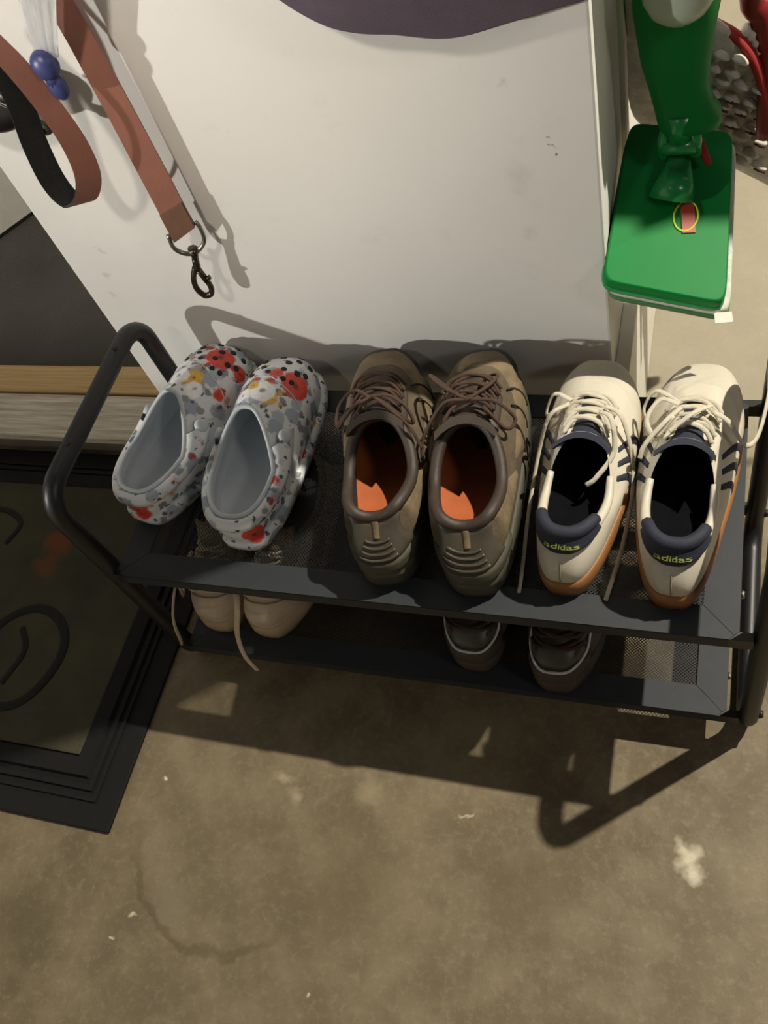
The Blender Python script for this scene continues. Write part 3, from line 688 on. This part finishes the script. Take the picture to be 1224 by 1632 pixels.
def local(pts, loc, rz):
    c, s_ = math.cos(-rz), math.sin(-rz); out = []
    for p in pts:
        d = np.array(p) - np.array(loc); out.append((c * d[0] - s_ * d[1], s_ * d[0] + c * d[1], d[2]))
    return out
gA = 'beige trainers on the bottom shelf'; gB = 'brown trail shoes on the bottom shelf'
mA = (M_BEIGE, M_BEIGE2, M_WSOLE, M_BLACE2, plain('taupe_lining', (70, 60, 50), .9, .1, 60), M_BEIGE2)
la1 = (0.050, 0.302, SH1); la2 = (0.152, 0.302, SH1); r1 = PI + .02; r2 = PI - .02
w1 = [(.020, .10, .155), (.004, .075, .135), (-.004, .055, .100), at(281, 930, y=.030), at(276, 985, y=-.018), at(290, 1025, y=-.022)]
w2 = [(.135, .10, .155), (.110, .07, .130), at(372, 905, y=.040), at(378, 965, y=-.020), at(378, 1010, y=-.030), at(390, 1045, y=-.045), at(410, 1068, y=-.052)]
trainer('left one of the two beige trainers under the clogs, lace hanging over the shelf edge', la1, r1, 1, gA, mA, [local(w1, la1, r1)], False)
trainer('right one of the two beige trainers under the clogs, long lace dangling', la2, r2, -1, gA, mA, [local(w2, la2, r2)], False)
mB = (M_SUEDE3, M_GREYH, plain('dark_brown_rubber', (70, 58, 48), .65, .1, 30, bump=.2), M_BLACE, M_BLIN, M_SUEDE3)
trainer('left one of the two brown trail shoes on the bottom shelf, toe to the viewer', (0.452, 0.290, SH1), PI - .02, 1, gB, mB, [], True)
trainer('right one of the two brown trail shoes on the bottom shelf', (0.556, 0.276, SH1), PI + .04, -1, gB, mB, [], True)
# ------------------------------------------------------------------ door mat
M_RUB = plain('black_mat_rubber', (21, 21, 20), 0.75, 0.12, 40, bump=0.25, bscale=400, spec=.25)
k = NT('mat_pile'); v = k.coord(); n1 = k.noise(v, 9, 4, .6); n2 = k.noise(v, 500, 2, .7)
a = k.mix(k.ramp(n1, .3, .7), lin(54, 51, 36), lin(70, 66, 47))
wp = k.n('ShaderNodeVectorMath', operation='MULTIPLY_ADD'); nz = k.noise(v, 30, 3, .6, 'Color'); k.link(nz, wp.inputs[0]); wp.inputs[1].default_value = (.05, .05, 0); k.link(v, wp.inputs[2])
MX0, MX1, MY0, MY1 = -0.86, -0.043, -0.283, 0.366
mo = np.array([MX0, MY0, 0])
for (px, py, r0, r1, c, s_) in ((95, 865, .015, .035, (120, 66, 32), .8), (75, 900, .01, .03, (108, 62, 30), .8), (25, 740, .01, .04, (70, 66, 44), .6)):
    p = at(px, py, z=.012) - mo + np.array([.025, .025, 0]); a = k.mix(k.math('MULTIPLY', k.near(wp.outputs[0], tuple(p), r0, r1), s_), a, lin(*c))
k.link(a, k.b.inputs['Base Color']); k.b.inputs['Roughness'].default_value = .95; k.bump(n2, .8, .003)
M_PILE = k.m
mat_t = thing('door_mat', 'black rubber door mat with dark olive pile on the floor beside the rack', 'door mat', tuple(mo))
mw, ml = MX1 - MX0, MY1 - MY0
MB().box(0, mw, 0, ml, 0, .006, .002).build('base', M_RUB, mat_t)
def frame(inset_f, inset_s, inset_b, wd, z0, z1, name):
    x0_, x1_, y0_, y1_ = inset_s, mw - inset_s, inset_f, ml - inset_b
    def quad(ax, ay, bx, by, cx, cy, dx, dy):
        m = MB(); m.add([(ax, ay, z0), (bx, by, z0), (cx, cy, z0), (dx, dy, z0)] + [(ax * .9 + dx * .1, ay * .9 + dy * .1, z1), (bx * .9 + cx * .1, by * .9 + cy * .1, z1), (cx * .9 + bx * .1, cy * .9 + by * .1, z1), (dx * .9 + ax * .1, dy * .9 + ay * .1, z1)],
                         [(0, 1, 2, 3), (4, 5, 6, 7), (0, 1, 5, 4), (1, 2, 6, 5), (2, 3, 7, 6), (3, 0, 4, 7)]); return m
    for q in ((x0_, y0_, x1_, y0_, x1_ - wd, y0_ + wd, x0_ + wd, y0_ + wd), (x0_, y1_, x1_, y1_, x1_ - wd, y1_ - wd, x0_ + wd, y1_ - wd),
              (x0_, y0_, x0_, y1_, x0_ + wd, y1_ - wd, x0_ + wd, y0_ + wd), (x1_, y0_, x1_, y1_, x1_ - wd, y1_ - wd, x1_ - wd, y0_ + wd)):
        quad(*q).build(name, M_RUB, mat_t)
frame(.036, .036, .030, .007, .005, .0095, 'rib')
frame(.050, .048, .040, .010, .005, .0105, 'rib')
frame(.066, .062, .050, .032, .005, .0125, 'border')
MB().box(.096, mw - .092, .098, ml - .076, .004, .011, .003).build('pile', M_PILE, mat_t)
c0 = at(30, 1045, z=.012) - mo; rr = .078
M_EMB = plain('dark_embossing', (18, 18, 13), .9, .1, 60, bump=.5)
ring = [(c0[0] + rr * math.cos(a_) * (1 + .04 * math.sin(3 * a_)), c0[1] + rr * 1.12 * math.sin(a_), .0112) for a_ in np.linspace(0, 2 * PI, 44)[:-1]]
obj('scroll', *tube(ring, .0085, 8, closed=True, flat=.35), M_EMB, mat_t, True)
obj('scroll', *tube(spline([(c0[0] - .02, c0[1] + .05, .0112), (c0[0] + .005, c0[1] + .01, .0112), (c0[0] - .01, c0[1] - .05, .0112)], 16), .006, 8, flat=.35), M_EMB, mat_t, True)
c1 = at(10, 835, z=.012) - mo
obj('scroll', *tube(spline([(c1[0] - .09, c1[1] + .02, .0112), (c1[0] - .02, c1[1] + .03, .0112), (c1[0] + .03, c1[1] + .005, .0112), (c1[0] + .02, c1[1] - .04, .0112)], 20), .006, 8, flat=.35), M_EMB, mat_t, True)

# ------------------------------------------------------------------ dog leash hanging on the wall
M_LEA = plain('red_brown_leather', (154, 103, 87), 0.55, 0.08, 25, bump=0.2, bscale=500)
M_LEA2 = plain('brown_leather_fold', (122, 88, 70), 0.6, 0.1, 40, bump=0.25, bscale=500)
M_BLEA = plain('black_leather_inside', (30, 30, 30), 0.75, 0.2, 200, bump=0.4, bscale=700)
M_STEEL = plain('dull_steel', (150, 146, 138), 0.28, 0.1, 80, metal=1.0)
leash = thing('dog_leash', 'straight red brown leather dog leash with a steel clip hanging on the white wall', 'dog leash', (0.1275, 0.312, 0.5540), math.radians(22))
leash.scale = (0.86, 1, 1)
LO = np.array([0.138, 0.300, 0.566])
m = MB()
def strap(rows, th):
    """rows of (left, right) edge points; solid of thickness th toward the wall"""
    G = MB(); f = [[a_, b_] for a_, b_ in rows]; bk = [[np.array(a_) + [0, th, 0], np.array(b_) + [0, th, 0]] for a_, b_ in rows]
    G.grid(f); G.grid(bk); G.grid([[r[0] for r in f], [r[0] for r in bk]]); G.grid([[r[1] for r in f], [r[1] for r in bk]]); G.grid([f[0], bk[0]]); G.grid([f[-1], bk[-1]]); return G
rows = []
for i in range(13):
    u = i / 12; z = .004 + .95 * u; wv_ = .0185 - .0035 * sm(u, .0, .3); cx = -.003 + .004 * u + .002 * math.sin(u * 9)
    rows.append(((cx - wv_, 0, z + (-.004 if u < .05 else 0)), (cx + wv_, -.001, z + (.008 if u < .05 else 0))))
strap(rows, .004).build('strap', M_LEA, leash)
strap([((-.0215, -.0025, .000), (.0155, -.0035, .012)), ((-.0210, -.0025, .022), (.0150, -.0035, .030)), ((-.0205, -.0025, .040), (.0150, -.0035, .048))], .009).build('stitched_fold', M_LEA2, leash)
dring = spline([(-.025, .002, .010), (-.026, .000, -.008), (-.014, -.001, -.020), (.002, -.001, -.021), (.018, -.001, -.010), (.021, .000, .008), (.018, .002, .016)], 36)
obj('swivel_ring', *tube(dring, .0030, 10), M_STEEL, leash, True)
clip = MB(); clip.tube([(-.002, -.001, -.016), (-.004, -.001, -.024), (-.006, -.001, -.032)], [.0075, .0055, .0045], 12)
clip.tube(spline([(-.006, -.001, -.030), (-.011, -.001, -.046)], 6), [.0050, .0050, .0052, .0052, .0055, .0055, .0055], 12)
hook = spline([(-.013, -.001, -.043), (-.022, -.001, -.056), (-.026, -.001, -.072), (-.021, -.001, -.086), (-.011, -.001, -.087), (-.006, -.001, -.078), (-.0065, -.001, -.066), (-.008, -.001, -.056)], 42)
clip.tube(hook, .0042, 10); clip.tube([(-.010, -.001, -.045), (-.007, -.001, -.066)], .0045, 10); clip.tube([(-.005, -.003, -.062), (.001, -.004, -.060)], [.0025, .0032], 8)
clip.build('trigger_clip', plain('gunmetal', (92, 86, 76), .3, .1, 80, metal=1.0), leash, True)
# the handle loop of a second strap, leather outside, black inside
near = [(-90, 10), (-40, 66), (0, 106), (52, 168), (96, 230), (120, 285), (116, 322), (96, 328), (66, 296), (36, 236), (14, 176), (-20, 110), (-70, 40)]
A_ = spline([at(x, y, y=.262) for x, y in near], 66); B_ = spline([at(x + 40, y - 11, y=.280) for x, y in near], 66)
loopc = A_[len(A_) // 2]
loop = thing('looped_leash', 'looped brown leather leash with black inside, left of the straight leash', 'dog leash', tuple(loopc))
def shell(A, B, offs):
    G = []
    for i in range(len(A)):
        t_ = nrm(np.array(A[min(i + 1, len(A) - 1)]) - np.array(A[max(i - 1, 0)])); w_ = nrm(np.array(B[i]) - np.array(A[i])); n_ = nrm(np.cross(t_, w_))
        G.append([np.array(A[i]) + n_ * offs - loopc, np.array(B[i]) + n_ * offs - loopc])
    return G
ga, gb = shell(A_, B_, .0015), shell(A_, B_, -.0015)
mid = np.mean([np.array(p) for p in A_], 0) - loopc
out_is_a = np.linalg.norm(ga[len(ga) * 2 // 7][0] - mid) > np.linalg.norm(gb[len(gb) * 2 // 7][0] - mid)
go, gi = (ga, gb) if out_is_a else (gb, ga)
MB().grid(go).build('outer_leather', M_LEA, loop, True)
mi = MB().grid(gi); mi.grid([[r[0] for r in go], [r[0] for r in gi]]); mi.grid([[r[1] for r in go], [r[1] for r in gi]]); mi.build('inner_lining', M_BLEA, loop)

# ------------------------------------------------------------------ clear plastic pouch with a blue stopper, black reel
k = NT('clear_plastic'); k.b.inputs['Base Color'].default_value = lin(226, 228, 230); k.b.inputs['Roughness'].default_value = .25
k.b.inputs['Transmission Weight'].default_value = .55; k.b.inputs['IOR'].default_value = 1.25; k.bump(k.noise(k.coord(), 60, 3, .6), .4, .003); M_CLEAR = k.m
M_BLUE = plain('blue_plastic', (58, 66, 116), .4, .08, 40)
pc = at(78, 110, y=.285)
pouch = thing('plastic_pouch', 'crumpled clear plastic pouch with a blue stopper behind the leash', 'pouch', tuple(pc))
pts = [(at(-40 + 24 * i, -240, y=.290), at(58 + 7 * i, 92, y=.285)) for i in range(6)]
rows = []
for j in range(9):
    v_ = j / 8; row = []
    for i in range(13):
        u = i / 12; a_, b_ = pts[0], pts[5]
        top_ = a_[0] * (1 - u) + b_[0] * u; bot_ = a_[1] * (1 - u) + b_[1] * u
        p = top_ * (1 - v_) + bot_ * v_; row.append(p - pc + np.array([0, -.010 * math.sin(PI * u) * (1 - .9 * v_) + .004 * math.sin(i * 2.1 + j * .7) * (1 - v_ ** 2), 0]))
    rows.append(row)
back = [[p + np.array([0, .018 * math.sin(PI * i / 12) * (1 - .8 * j / 8) + .0012, 0]) for i, p in enumerate(r)] for j, r in enumerate(rows)]
MB().grid(rows).grid(back).build('film', M_CLEAR, pouch, True)
def blob(c, r, sc=(1, 1, 1), seg=14, rings=9):
    V = []; 
    for i in range(1, rings):
        th = PI * i / rings
        for j in range(seg): V.append((c[0] + r * sc[0] * math.sin(th) * math.cos(2 * PI * j / seg), c[1] + r * sc[1] * math.sin(th) * math.sin(2 * PI * j / seg), c[2] + r * sc[2] * math.cos(th)))
    f = ring_faces(seg, rings - 1); n_ = len(V); V += [(c[0], c[1], c[2] + r * sc[2]), (c[0], c[1], c[2] - r * sc[2])]
    f += [(j, (j + 1) % seg, n_) for j in range(seg)] + [((rings - 2) * seg + j, (rings - 2) * seg + (j + 1) % seg, n_ + 1) for j in range(seg)]
    return V, f
q1, q2 = at(72, 104, y=.282) - pc, at(93, 138, y=.282) - pc
sb = MB().add(*blob(q1, .0145, (1, .8, 1.05))).add(*blob(q2, .0105, (1, .8, 1.35))); sb.tube([q1, q2], .008, 10); sb.build('stopper', M_BLUE, pouch, True)
rc = at(0, 178, y=.292)
reel = thing('leash_reel', 'black plastic leash reel behind the looped leather handle', 'leash reel', tuple(rc))
ca_, cb_ = at(-60, 150, y=.292) - rc, at(30, 195, y=.292) - rc
G = [];
MB().add(*blob((ca_ + cb_) / 2, .044, (1.0, .36, .62), 20, 12)).build('case', plain('black_gloss_plastic', (26, 26, 27), .3, .08, 40), reel, True)
h0 = at(-10, 160, y=.274) - rc; h1 = at(14, 172, y=.274) - rc
obj('edge_trim', *tube(spline([h0, (h0 + h1) / 2 + np.array([0, -.002, .002]), h1], 8), .0018, 8), M_CHROME, reel, True)
g0 = at(70, 205, y=.292) - rc
gr_ = (ca_ + cb_) / 2
obj('grip', *tube([gr_ + np.array([-.038 + .030 * math.cos(a_), 0, .006 + .030 * math.sin(a_)]) for a_ in np.linspace(.6, 5.7, 22)], .0085, 10), M_BLEA, reel, True)
obj('green_tab', *blob(g0, .0095, (1.2, .5, .8)), plain('dark_green_plastic', (58, 72, 44), .5, .1, 40), reel, True)
obj('neck', *tube([cb_ * .6, g0], .009, 10, flat=.6), M_BLEA, reel, True)

# ------------------------------------------------------------------ purple bag hanging above
M_PURP = plain('dark_purple_cloth', (90, 78, 90), .9, .12, 20, bump=.35, bscale=600)
bagc = np.array([.486, .300, .765])
bag = thing('cloth_bag', 'dark purple cloth bag hanging on the white wall above the rack', 'bag', tuple(bagc))
cont = [(-.150, .072), (-.128, .047), (-.100, .026), (-.072, .016), (-.040, .011), (-.005, .0035), (.020, .003), (.045, .007), (.072, .012), (.100, .017), (.125, .022), (.148, .036), (.160, .060)]
cs = spline([(x, 0, z) for x, z in cont], 48)
def bag_side(sign):
    G = []
    for j in range(13):
        v_ = j / 12; row = []
        for i, p in enumerate(cs):
            u = i / (len(cs) - 1); z = p[2] * (1 - v_) + (.40 + 0) * v_
            x = p[0] * (1 - .06 * v_ + .12 * math.sin(PI * v_))
            th = (max(0, 1 - abs(2 * u - 1) ** 3.0)) ** .6 * sm(v_, -.02, .28) ** .6
            y = -.002 - .030 * th + .003 * math.sin(u * 14 + v_ * 5) * th if sign < 0 else .006 + .020 * th
            row.append((x, y, z))
        G.append(row)
    return G
MB().grid(bag_side(-1)).grid(bag_side(1)).build('body', M_PURP, bag, True)
obj('seam_binding', *tube([np.array(p) + [0, .002, -.0005] for p in cs], .0030, 8), M_PURP, bag, True)
obj('hanging_strap', *tube(spline([(-.05, .005, .38), (-.03, .01, .55), (0, .02, .62), (.03, .01, .55), (.05, .005, .38)], 24), .006, 8, flat=.4), M_PURP, bag, True)

# ------------------------------------------------------------------ green spray mop
M_GRN = plain('green_plastic', (14, 116, 52), .5, .05, 15, bump=.03, spec=.16)
M_GRN2 = plain('green_plastic_joint', (34, 138, 74), .25, .05, 15)
M_PADW = plain('white_microfibre', (206, 208, 196), .95, .12, 120, bump=.6, bscale=500)
mc = at(1080, 235, y=.455)
mop = thing('spray_mop', 'green spray mop hanging with its flat head beside the wall end', 'mop', tuple(mc))
BL, BR, TL, TR = at(958, 452, y=.312), at(1156, 490, y=.300), at(1003, 200, y=.500), at(1168, 215, y=.500)
pn = nrm(np.cross(BR - BL, TL - BL)); pn = pn if pn[2] > 0 else -pn
def on_head(u, v_, h=0.0): return (BL * (1 - u) + BR * u) * (1 - v_) + (TL * (1 - u) + TR * u) * v_ + pn * h - mc
def slab(grow, h_edge, h_top, h_bot, rad, n=72, du=0.0, dv=0.0):
    """rounded rectangle plate over the head, domed on top"""
    hx, hy = .5 + grow, .5 + grow * .55; out = []
    for i in range(n):
        a_ = 2 * PI * i / n; c_, s_ = math.cos(a_), math.sin(a_)
        out.append((math.copysign(abs(c_) ** rad, c_) * hx, math.copysign(abs(s_) ** rad, s_) * hy))
    V = []; lay = [(1.0, h_bot), (1.005, h_bot + (h_edge - h_bot) * .5), (1.0, h_edge), (.985, h_edge + (h_top - h_edge) * .65), (.968, h_top), (.955, h_top), (.55, h_top), (.2, h_top)]
    for sc, h in lay:
        for x, y in out: V.append(on_head(.5 + du + x * sc, .5 + dv + y * (1 - (1 - sc) * .55), h))
    f = ring_faces(n, len(lay)); k_ = len(V); V += [on_head(.5, .5, h_top), on_head(.5, .5, h_bot)]
    f += [((len(lay) - 1) * n + j, (len(lay) - 1) * n + (j + 1) % n, k_) for j in range(n)] + [(j, (j + 1) % n, k_ + 1) for j in range(n)]
    return V, f
head = obj('mop_head', *slab(0, .004, .0075, -.010, .16), M_GRN, mop, True)
obj('head_rim', *slab(.012, -.009, -.006, -.013, .18), M_GRN2, mop, True)
obj('pad', *slab(.010, -.016, -.013, -.024, .16, du=.055, dv=.012), M_PADW, mop, True)
obj('pad_backing', *slab(.012, -.026, -.024, -.031, .16, du=.065, dv=.004), plain('green_backing', (70, 120, 74), .9, .1, 80, bump=.5), mop, True)
tq = [on_head(.93, -.01, -.012), on_head(1.07, .015, -.012), on_head(1.09, -.030, -.016), on_head(.95, -.058, -.016)]
MB().add([p for p in tq] + [p - pn * .0012 for p in tq], [(0, 1, 2, 3), (4, 5, 6, 7), (0, 1, 5, 4), (1, 2, 6, 5), (2, 3, 7, 6), (3, 0, 4, 7)]).build('care_tag', M_TRIM, mop)
# emblem: red bar in a yellow oval
ue, ve = .62, .455
cen = on_head(ue, ve, .0086); ax = nrm(on_head(ue + .1, ve) - on_head(ue, ve)); ay = nrm(np.cross(pn, ax))
ov = [cen + ax * .0125 * math.cos(a_) + ay * .018 * math.sin(a_) for a_ in np.linspace(0, 2 * PI, 32)[:-1]]
em = obj('emblem_oval', *tube(ov, .0011, 6, closed=True), plain('yellow_print', (180, 196, 40), .5, .05, 40), mop, True)
rb = MB(); b_ = .007
ax2 = nrm(ax * .97 - ay * .22 * -1); ay2 = nrm(np.cross(pn, ax2))
rb.add([cen + ax2 * x * b_ + ay2 * y * .030 + ay * .010 + pn * z for z in (-.001, .0006) for x, y in ((-1, -1), (1, -1), (1, 1), (-1, 1))], [(0, 1, 2, 3), (4, 5, 6, 7), (0, 1, 5, 4), (1, 2, 6, 5), (2, 3, 7, 6), (3, 0, 4, 7)])
rb.build('emblem_bar', plain('red_print', (150, 52, 38), .5, .08, 40), em)
# swivel joint
jb = on_head(.50, .70, .008); jt = at(1083, 205, y=.440) - mc
obj('socket', *tube([on_head(.48, .56, .004), on_head(.49, .62, .014), jb + pn * .012, jb + pn * .020], [.026, .021, .015, .012], 18), M_GRN2, mop, True)
jo = MB(); jm = (jb + pn * .02 + jt) / 2
jo.tube([jm + np.array([-.017, 0, 0]), jm + np.array([.017, 0, 0])], .009, 14)
for s_ in (-1, 1): jo.tube([jm + np.array([s_ * .017, 0, -.012]), jm + np.array([s_ * .017, 0, .006]), jt + np.array([s_ * .012, 0, .010])], [.0055, .006, .006], 10)
jo.tube([jt + np.array([0, 0, -.012]), jt + np.array([0, 0, .02])], [.013, .016], 14); jo.build('yoke', M_GRN2, mop, True)
# body of the handle: lofted, with the trigger lobe on the right
secs = [(1064, 1102, 212), (1054, 1124, 203), (1050, 1150, 193), (1047, 1150, 180), (1042, 1136, 160), (1034, 1130, 130), (1022, 1134, 90), (1014, 1142, 40), (1008, 1150, 0), (1006, 1152, -60), (1012, 1146, -160), (1030, 1128, -300)]
V = []; n = 28
for l_, r_, py in secs:
    a_, b_ = at(l_, py, y=.450) - mc, at(r_, py, y=.450) - mc; c_ = (a_ + b_) / 2; hw = np.linalg.norm(b_ - a_) / 2; dp = min(.030, hw * .75)
    for j in range(n):
        q = 2 * PI * j / n; cc, ss = math.cos(q), math.sin(q)
        V.append(c_ + np.array([math.copysign(abs(cc) ** .7, cc) * hw, math.copysign(abs(ss) ** .7, ss) * dp, 0]))
f = ring_faces(n, len(secs)) + [tuple(range(n)), tuple((len(secs) - 1) * n + j for j in range(n))]
body = obj('handle_body', V, f, M_GRN, mop, True)
bc = at(1083, -28, y=.420) - mc
k = NT('milky_plastic'); k.b.inputs['Base Color'].default_value = lin(186, 196, 178); k.b.inputs['Roughness'].default_value = .2; k.b.inputs['Subsurface Weight'].default_value = .0; k.b.inputs['Transmission Weight'].default_value = .35; k.b.inputs['IOR'].default_value = 1.3
V = []; n = 24; prof = [(.004, -.036), (.016, -.033), (.026, -.025), (.0325, -.012), (.0345, .004), (.0345, .16), (.030, .18), (.014, .195)]
for r_, z_ in prof:
    for j in range(n): V.append(bc + np.array([r_ * math.cos(2 * PI * j / n), r_ * .9 * math.sin(2 * PI * j / n), z_]))
obj('bottle', V, ring_faces(n, len(prof)) + [tuple(range(n)), tuple((len(prof) - 1) * n + j for j in range(n))], k.m, mop, True)
t0_ = at(1080, -300, y=.450) - mc
obj('pole', *tube([t0_ - np.array([0, 0, .02]), t0_ + np.array([0, 0, .5])], .013, 14), plain('grey_pole', (150, 150, 148), .35, .05, 40), mop, True)

# ------------------------------------------------------------------ red and white mop behind it
M_RED = plain('red_fabric', (156, 38, 34), .8, .1, 60, bump=.4)
M_REDP = plain('red_plastic', (120, 24, 24), .4, .08, 30)
M_CHEN = plain('grey_white_chenille', (214, 211, 200), .95, .2, 60, bump=.7, bscale=260, dark=(165, 161, 152))
M_FRINGE = plain('white_fringe', (226, 222, 212), .95, .1, 90, bump=.7, bscale=300)
M_STITCH = plain('maroon_stitch', (72, 34, 30), .85, .1, 60)
dc = at(1150, 140, y=.575)
dm = thing('dust_mop', 'grey and white quilted mop pad with red edging behind the green mop', 'mop', tuple(dc))
padpx = [(1000, -40), (1060, -10), (1110, 12), (1150, 36), (1190, 74), (1222, 122), (1250, 190), (1262, 262), (1250, 304), (1205, 284), (1160, 262), (1110, 240), (1050, 212), (1012, 185), (1000, 120), (998, 40)]
pp = spline([at(x, y, y=.575 + .0003 * (y - 140)) - dc for x, y in padpx], 64, closed=True)
cen = np.mean(pp, 0); toc = nrm(CAM - dc); V = []; lay = [(1.0, -.012), (1.02, 0), (.97, .010), (.88, .016), (.7, .019), (.45, .020), (.15, .021)]
for sc, h in lay:
    for i, p in enumerate(pp):
        q = cen + (p - cen) * sc; bmp = .0022 * math.sin(q[0] * 260) * math.sin(q[2] * 300 + q[1] * 200) if sc < .95 else 0
        V.append(q + toc * (h + bmp))
n = len(pp); f = ring_faces(n, len(lay)); kk = len(V); V += [cen + toc * .021, cen - toc * .012]; f += [((len(lay) - 1) * n + j, (len(lay) - 1) * n + (j + 1) % n, kk) for j in range(n)] + [(j, (j + 1) % n, kk + 1) for j in range(n)]
pad = obj('pad', V, f, M_CHEN, dm, True)
# quilted ridges and short maroon stitches
yy = .575
for r_ in range(9):
    for c_ in range(5):
        px, py = 1150 + c_ * 30 - (r_ % 2) * 14, 86 + r_ * 20 + c_ * 8
        if px > 1224 or (px > 1195 and py < 130): continue
        w0_, w1_ = at(px - 12, py - 4, y=.549 + .0003 * (py - 140)) - dc, at(px + 12, py + 6, y=.549 + .0003 * (py - 140)) - dc
        obj('tuft', *tube(spline([w0_, (w0_ + w1_) / 2 + toc * .004, w1_], 6), [.003, .006, .0075, .0075, .0075, .006, .003][:7], 8, flat=.4), M_CHEN, pad, True)
        if r_ >= 3 and (c_ + r_) % 2 == 0 or r_ in (4, 5):
            s0, s1 = at(px - 9, py + 6, y=.541 + .0003 * (py - 140)) - dc, at(px + 9, py + 13, y=.541 + .0003 * (py - 140)) - dc
            obj('stitch', *tube([s0, (s0 + s1) / 2 + toc * .002, s1], [.0014, .0022, .0014], 6), M_STITCH, pad, True)
edge = [(1128, 34), (1150, 44), (1178, 62), (1200, 92), (1214, 130), (1226, 180), (1240, 240)]
pe = spline([at(x, y, y=.548) - dc for x, y in edge], 30); obj('red_edging', *tube(pe, .0095, 10, flat=.6), M_RED, dm, True)
edge2 = [(1182, 46), (1200, 58), (1214, 82), (1228, 120), (1244, 170)]
pe2 = spline([at(x, y, y=.556) - dc for x, y in edge2], 30); obj('white_fringe', *tube(pe2, [.0065 + .003 * math.sin(i * 2.3) ** 2 for i in range(len(pe2))], 8), M_FRINGE, dm, True)
sc_ = at(1214, 30, y=.56)
sv = thing('shovel', 'red plastic tool handle hanging at the right edge behind the quilted mop', 'shovel', tuple(sc_))
ph_ = [at(1222, 215, y=.55), at(1226, 100, y=.555), at(1216, 30, y=.56), at(1214, -60, y=.56), sc_ + np.array([.10, .012, .34])]
obj('shaft', *tube(spline([p - sc_ for p in ph_], 30), .0125, 12), M_REDP, sv, True)
hx0 = at(1222, -60, y=.57) - sc_
def shade_blade(dy, sh=0.0):  # unseen blade, added and sized to shade the green mop head
    return [[(hx0[0] - .004 + sh + (.349 - 2 * sh) * i_ / 16, hx0[1] + dy - .030 * math.sin(PI * i_ / 16) * (1 - .4 * j_ / 8), hx0[2] + .05 + .415 * j_ / 8 - (.02 * abs(2 * i_ / 16 - 1) ** 3 if j_ == 0 else 0)) for i_ in range(17)] for j_ in range(9)]
gf, gb_ = shade_blade(0.0), shade_blade(.005)
bl = MB().grid(gf).grid(gb_); bl.grid([gf[0], gb_[0]]); bl.grid([gf[-1], gb_[-1]]); bl.grid([[r[0] for r in gf], [r[0] for r in gb_]]); bl.grid([[r[-1] for r in gf], [r[-1] for r in gb_]])
bl = bl.build('shade_blade', M_REDP, sv, True)
for i_ in (4, 8, 12): obj('rib', *tube([np.array(r[i_]) + [0, -.003, 0] for r in gf], .006, 8), M_REDP, bl, True)
rs = [at(1112, 222, y=.46), at(1130, 262, y=.44)]
obj('red_strap_end', *tube([p - dc for p in rs], [.006, .004], 8, flat=.5), M_RED, dm, True)
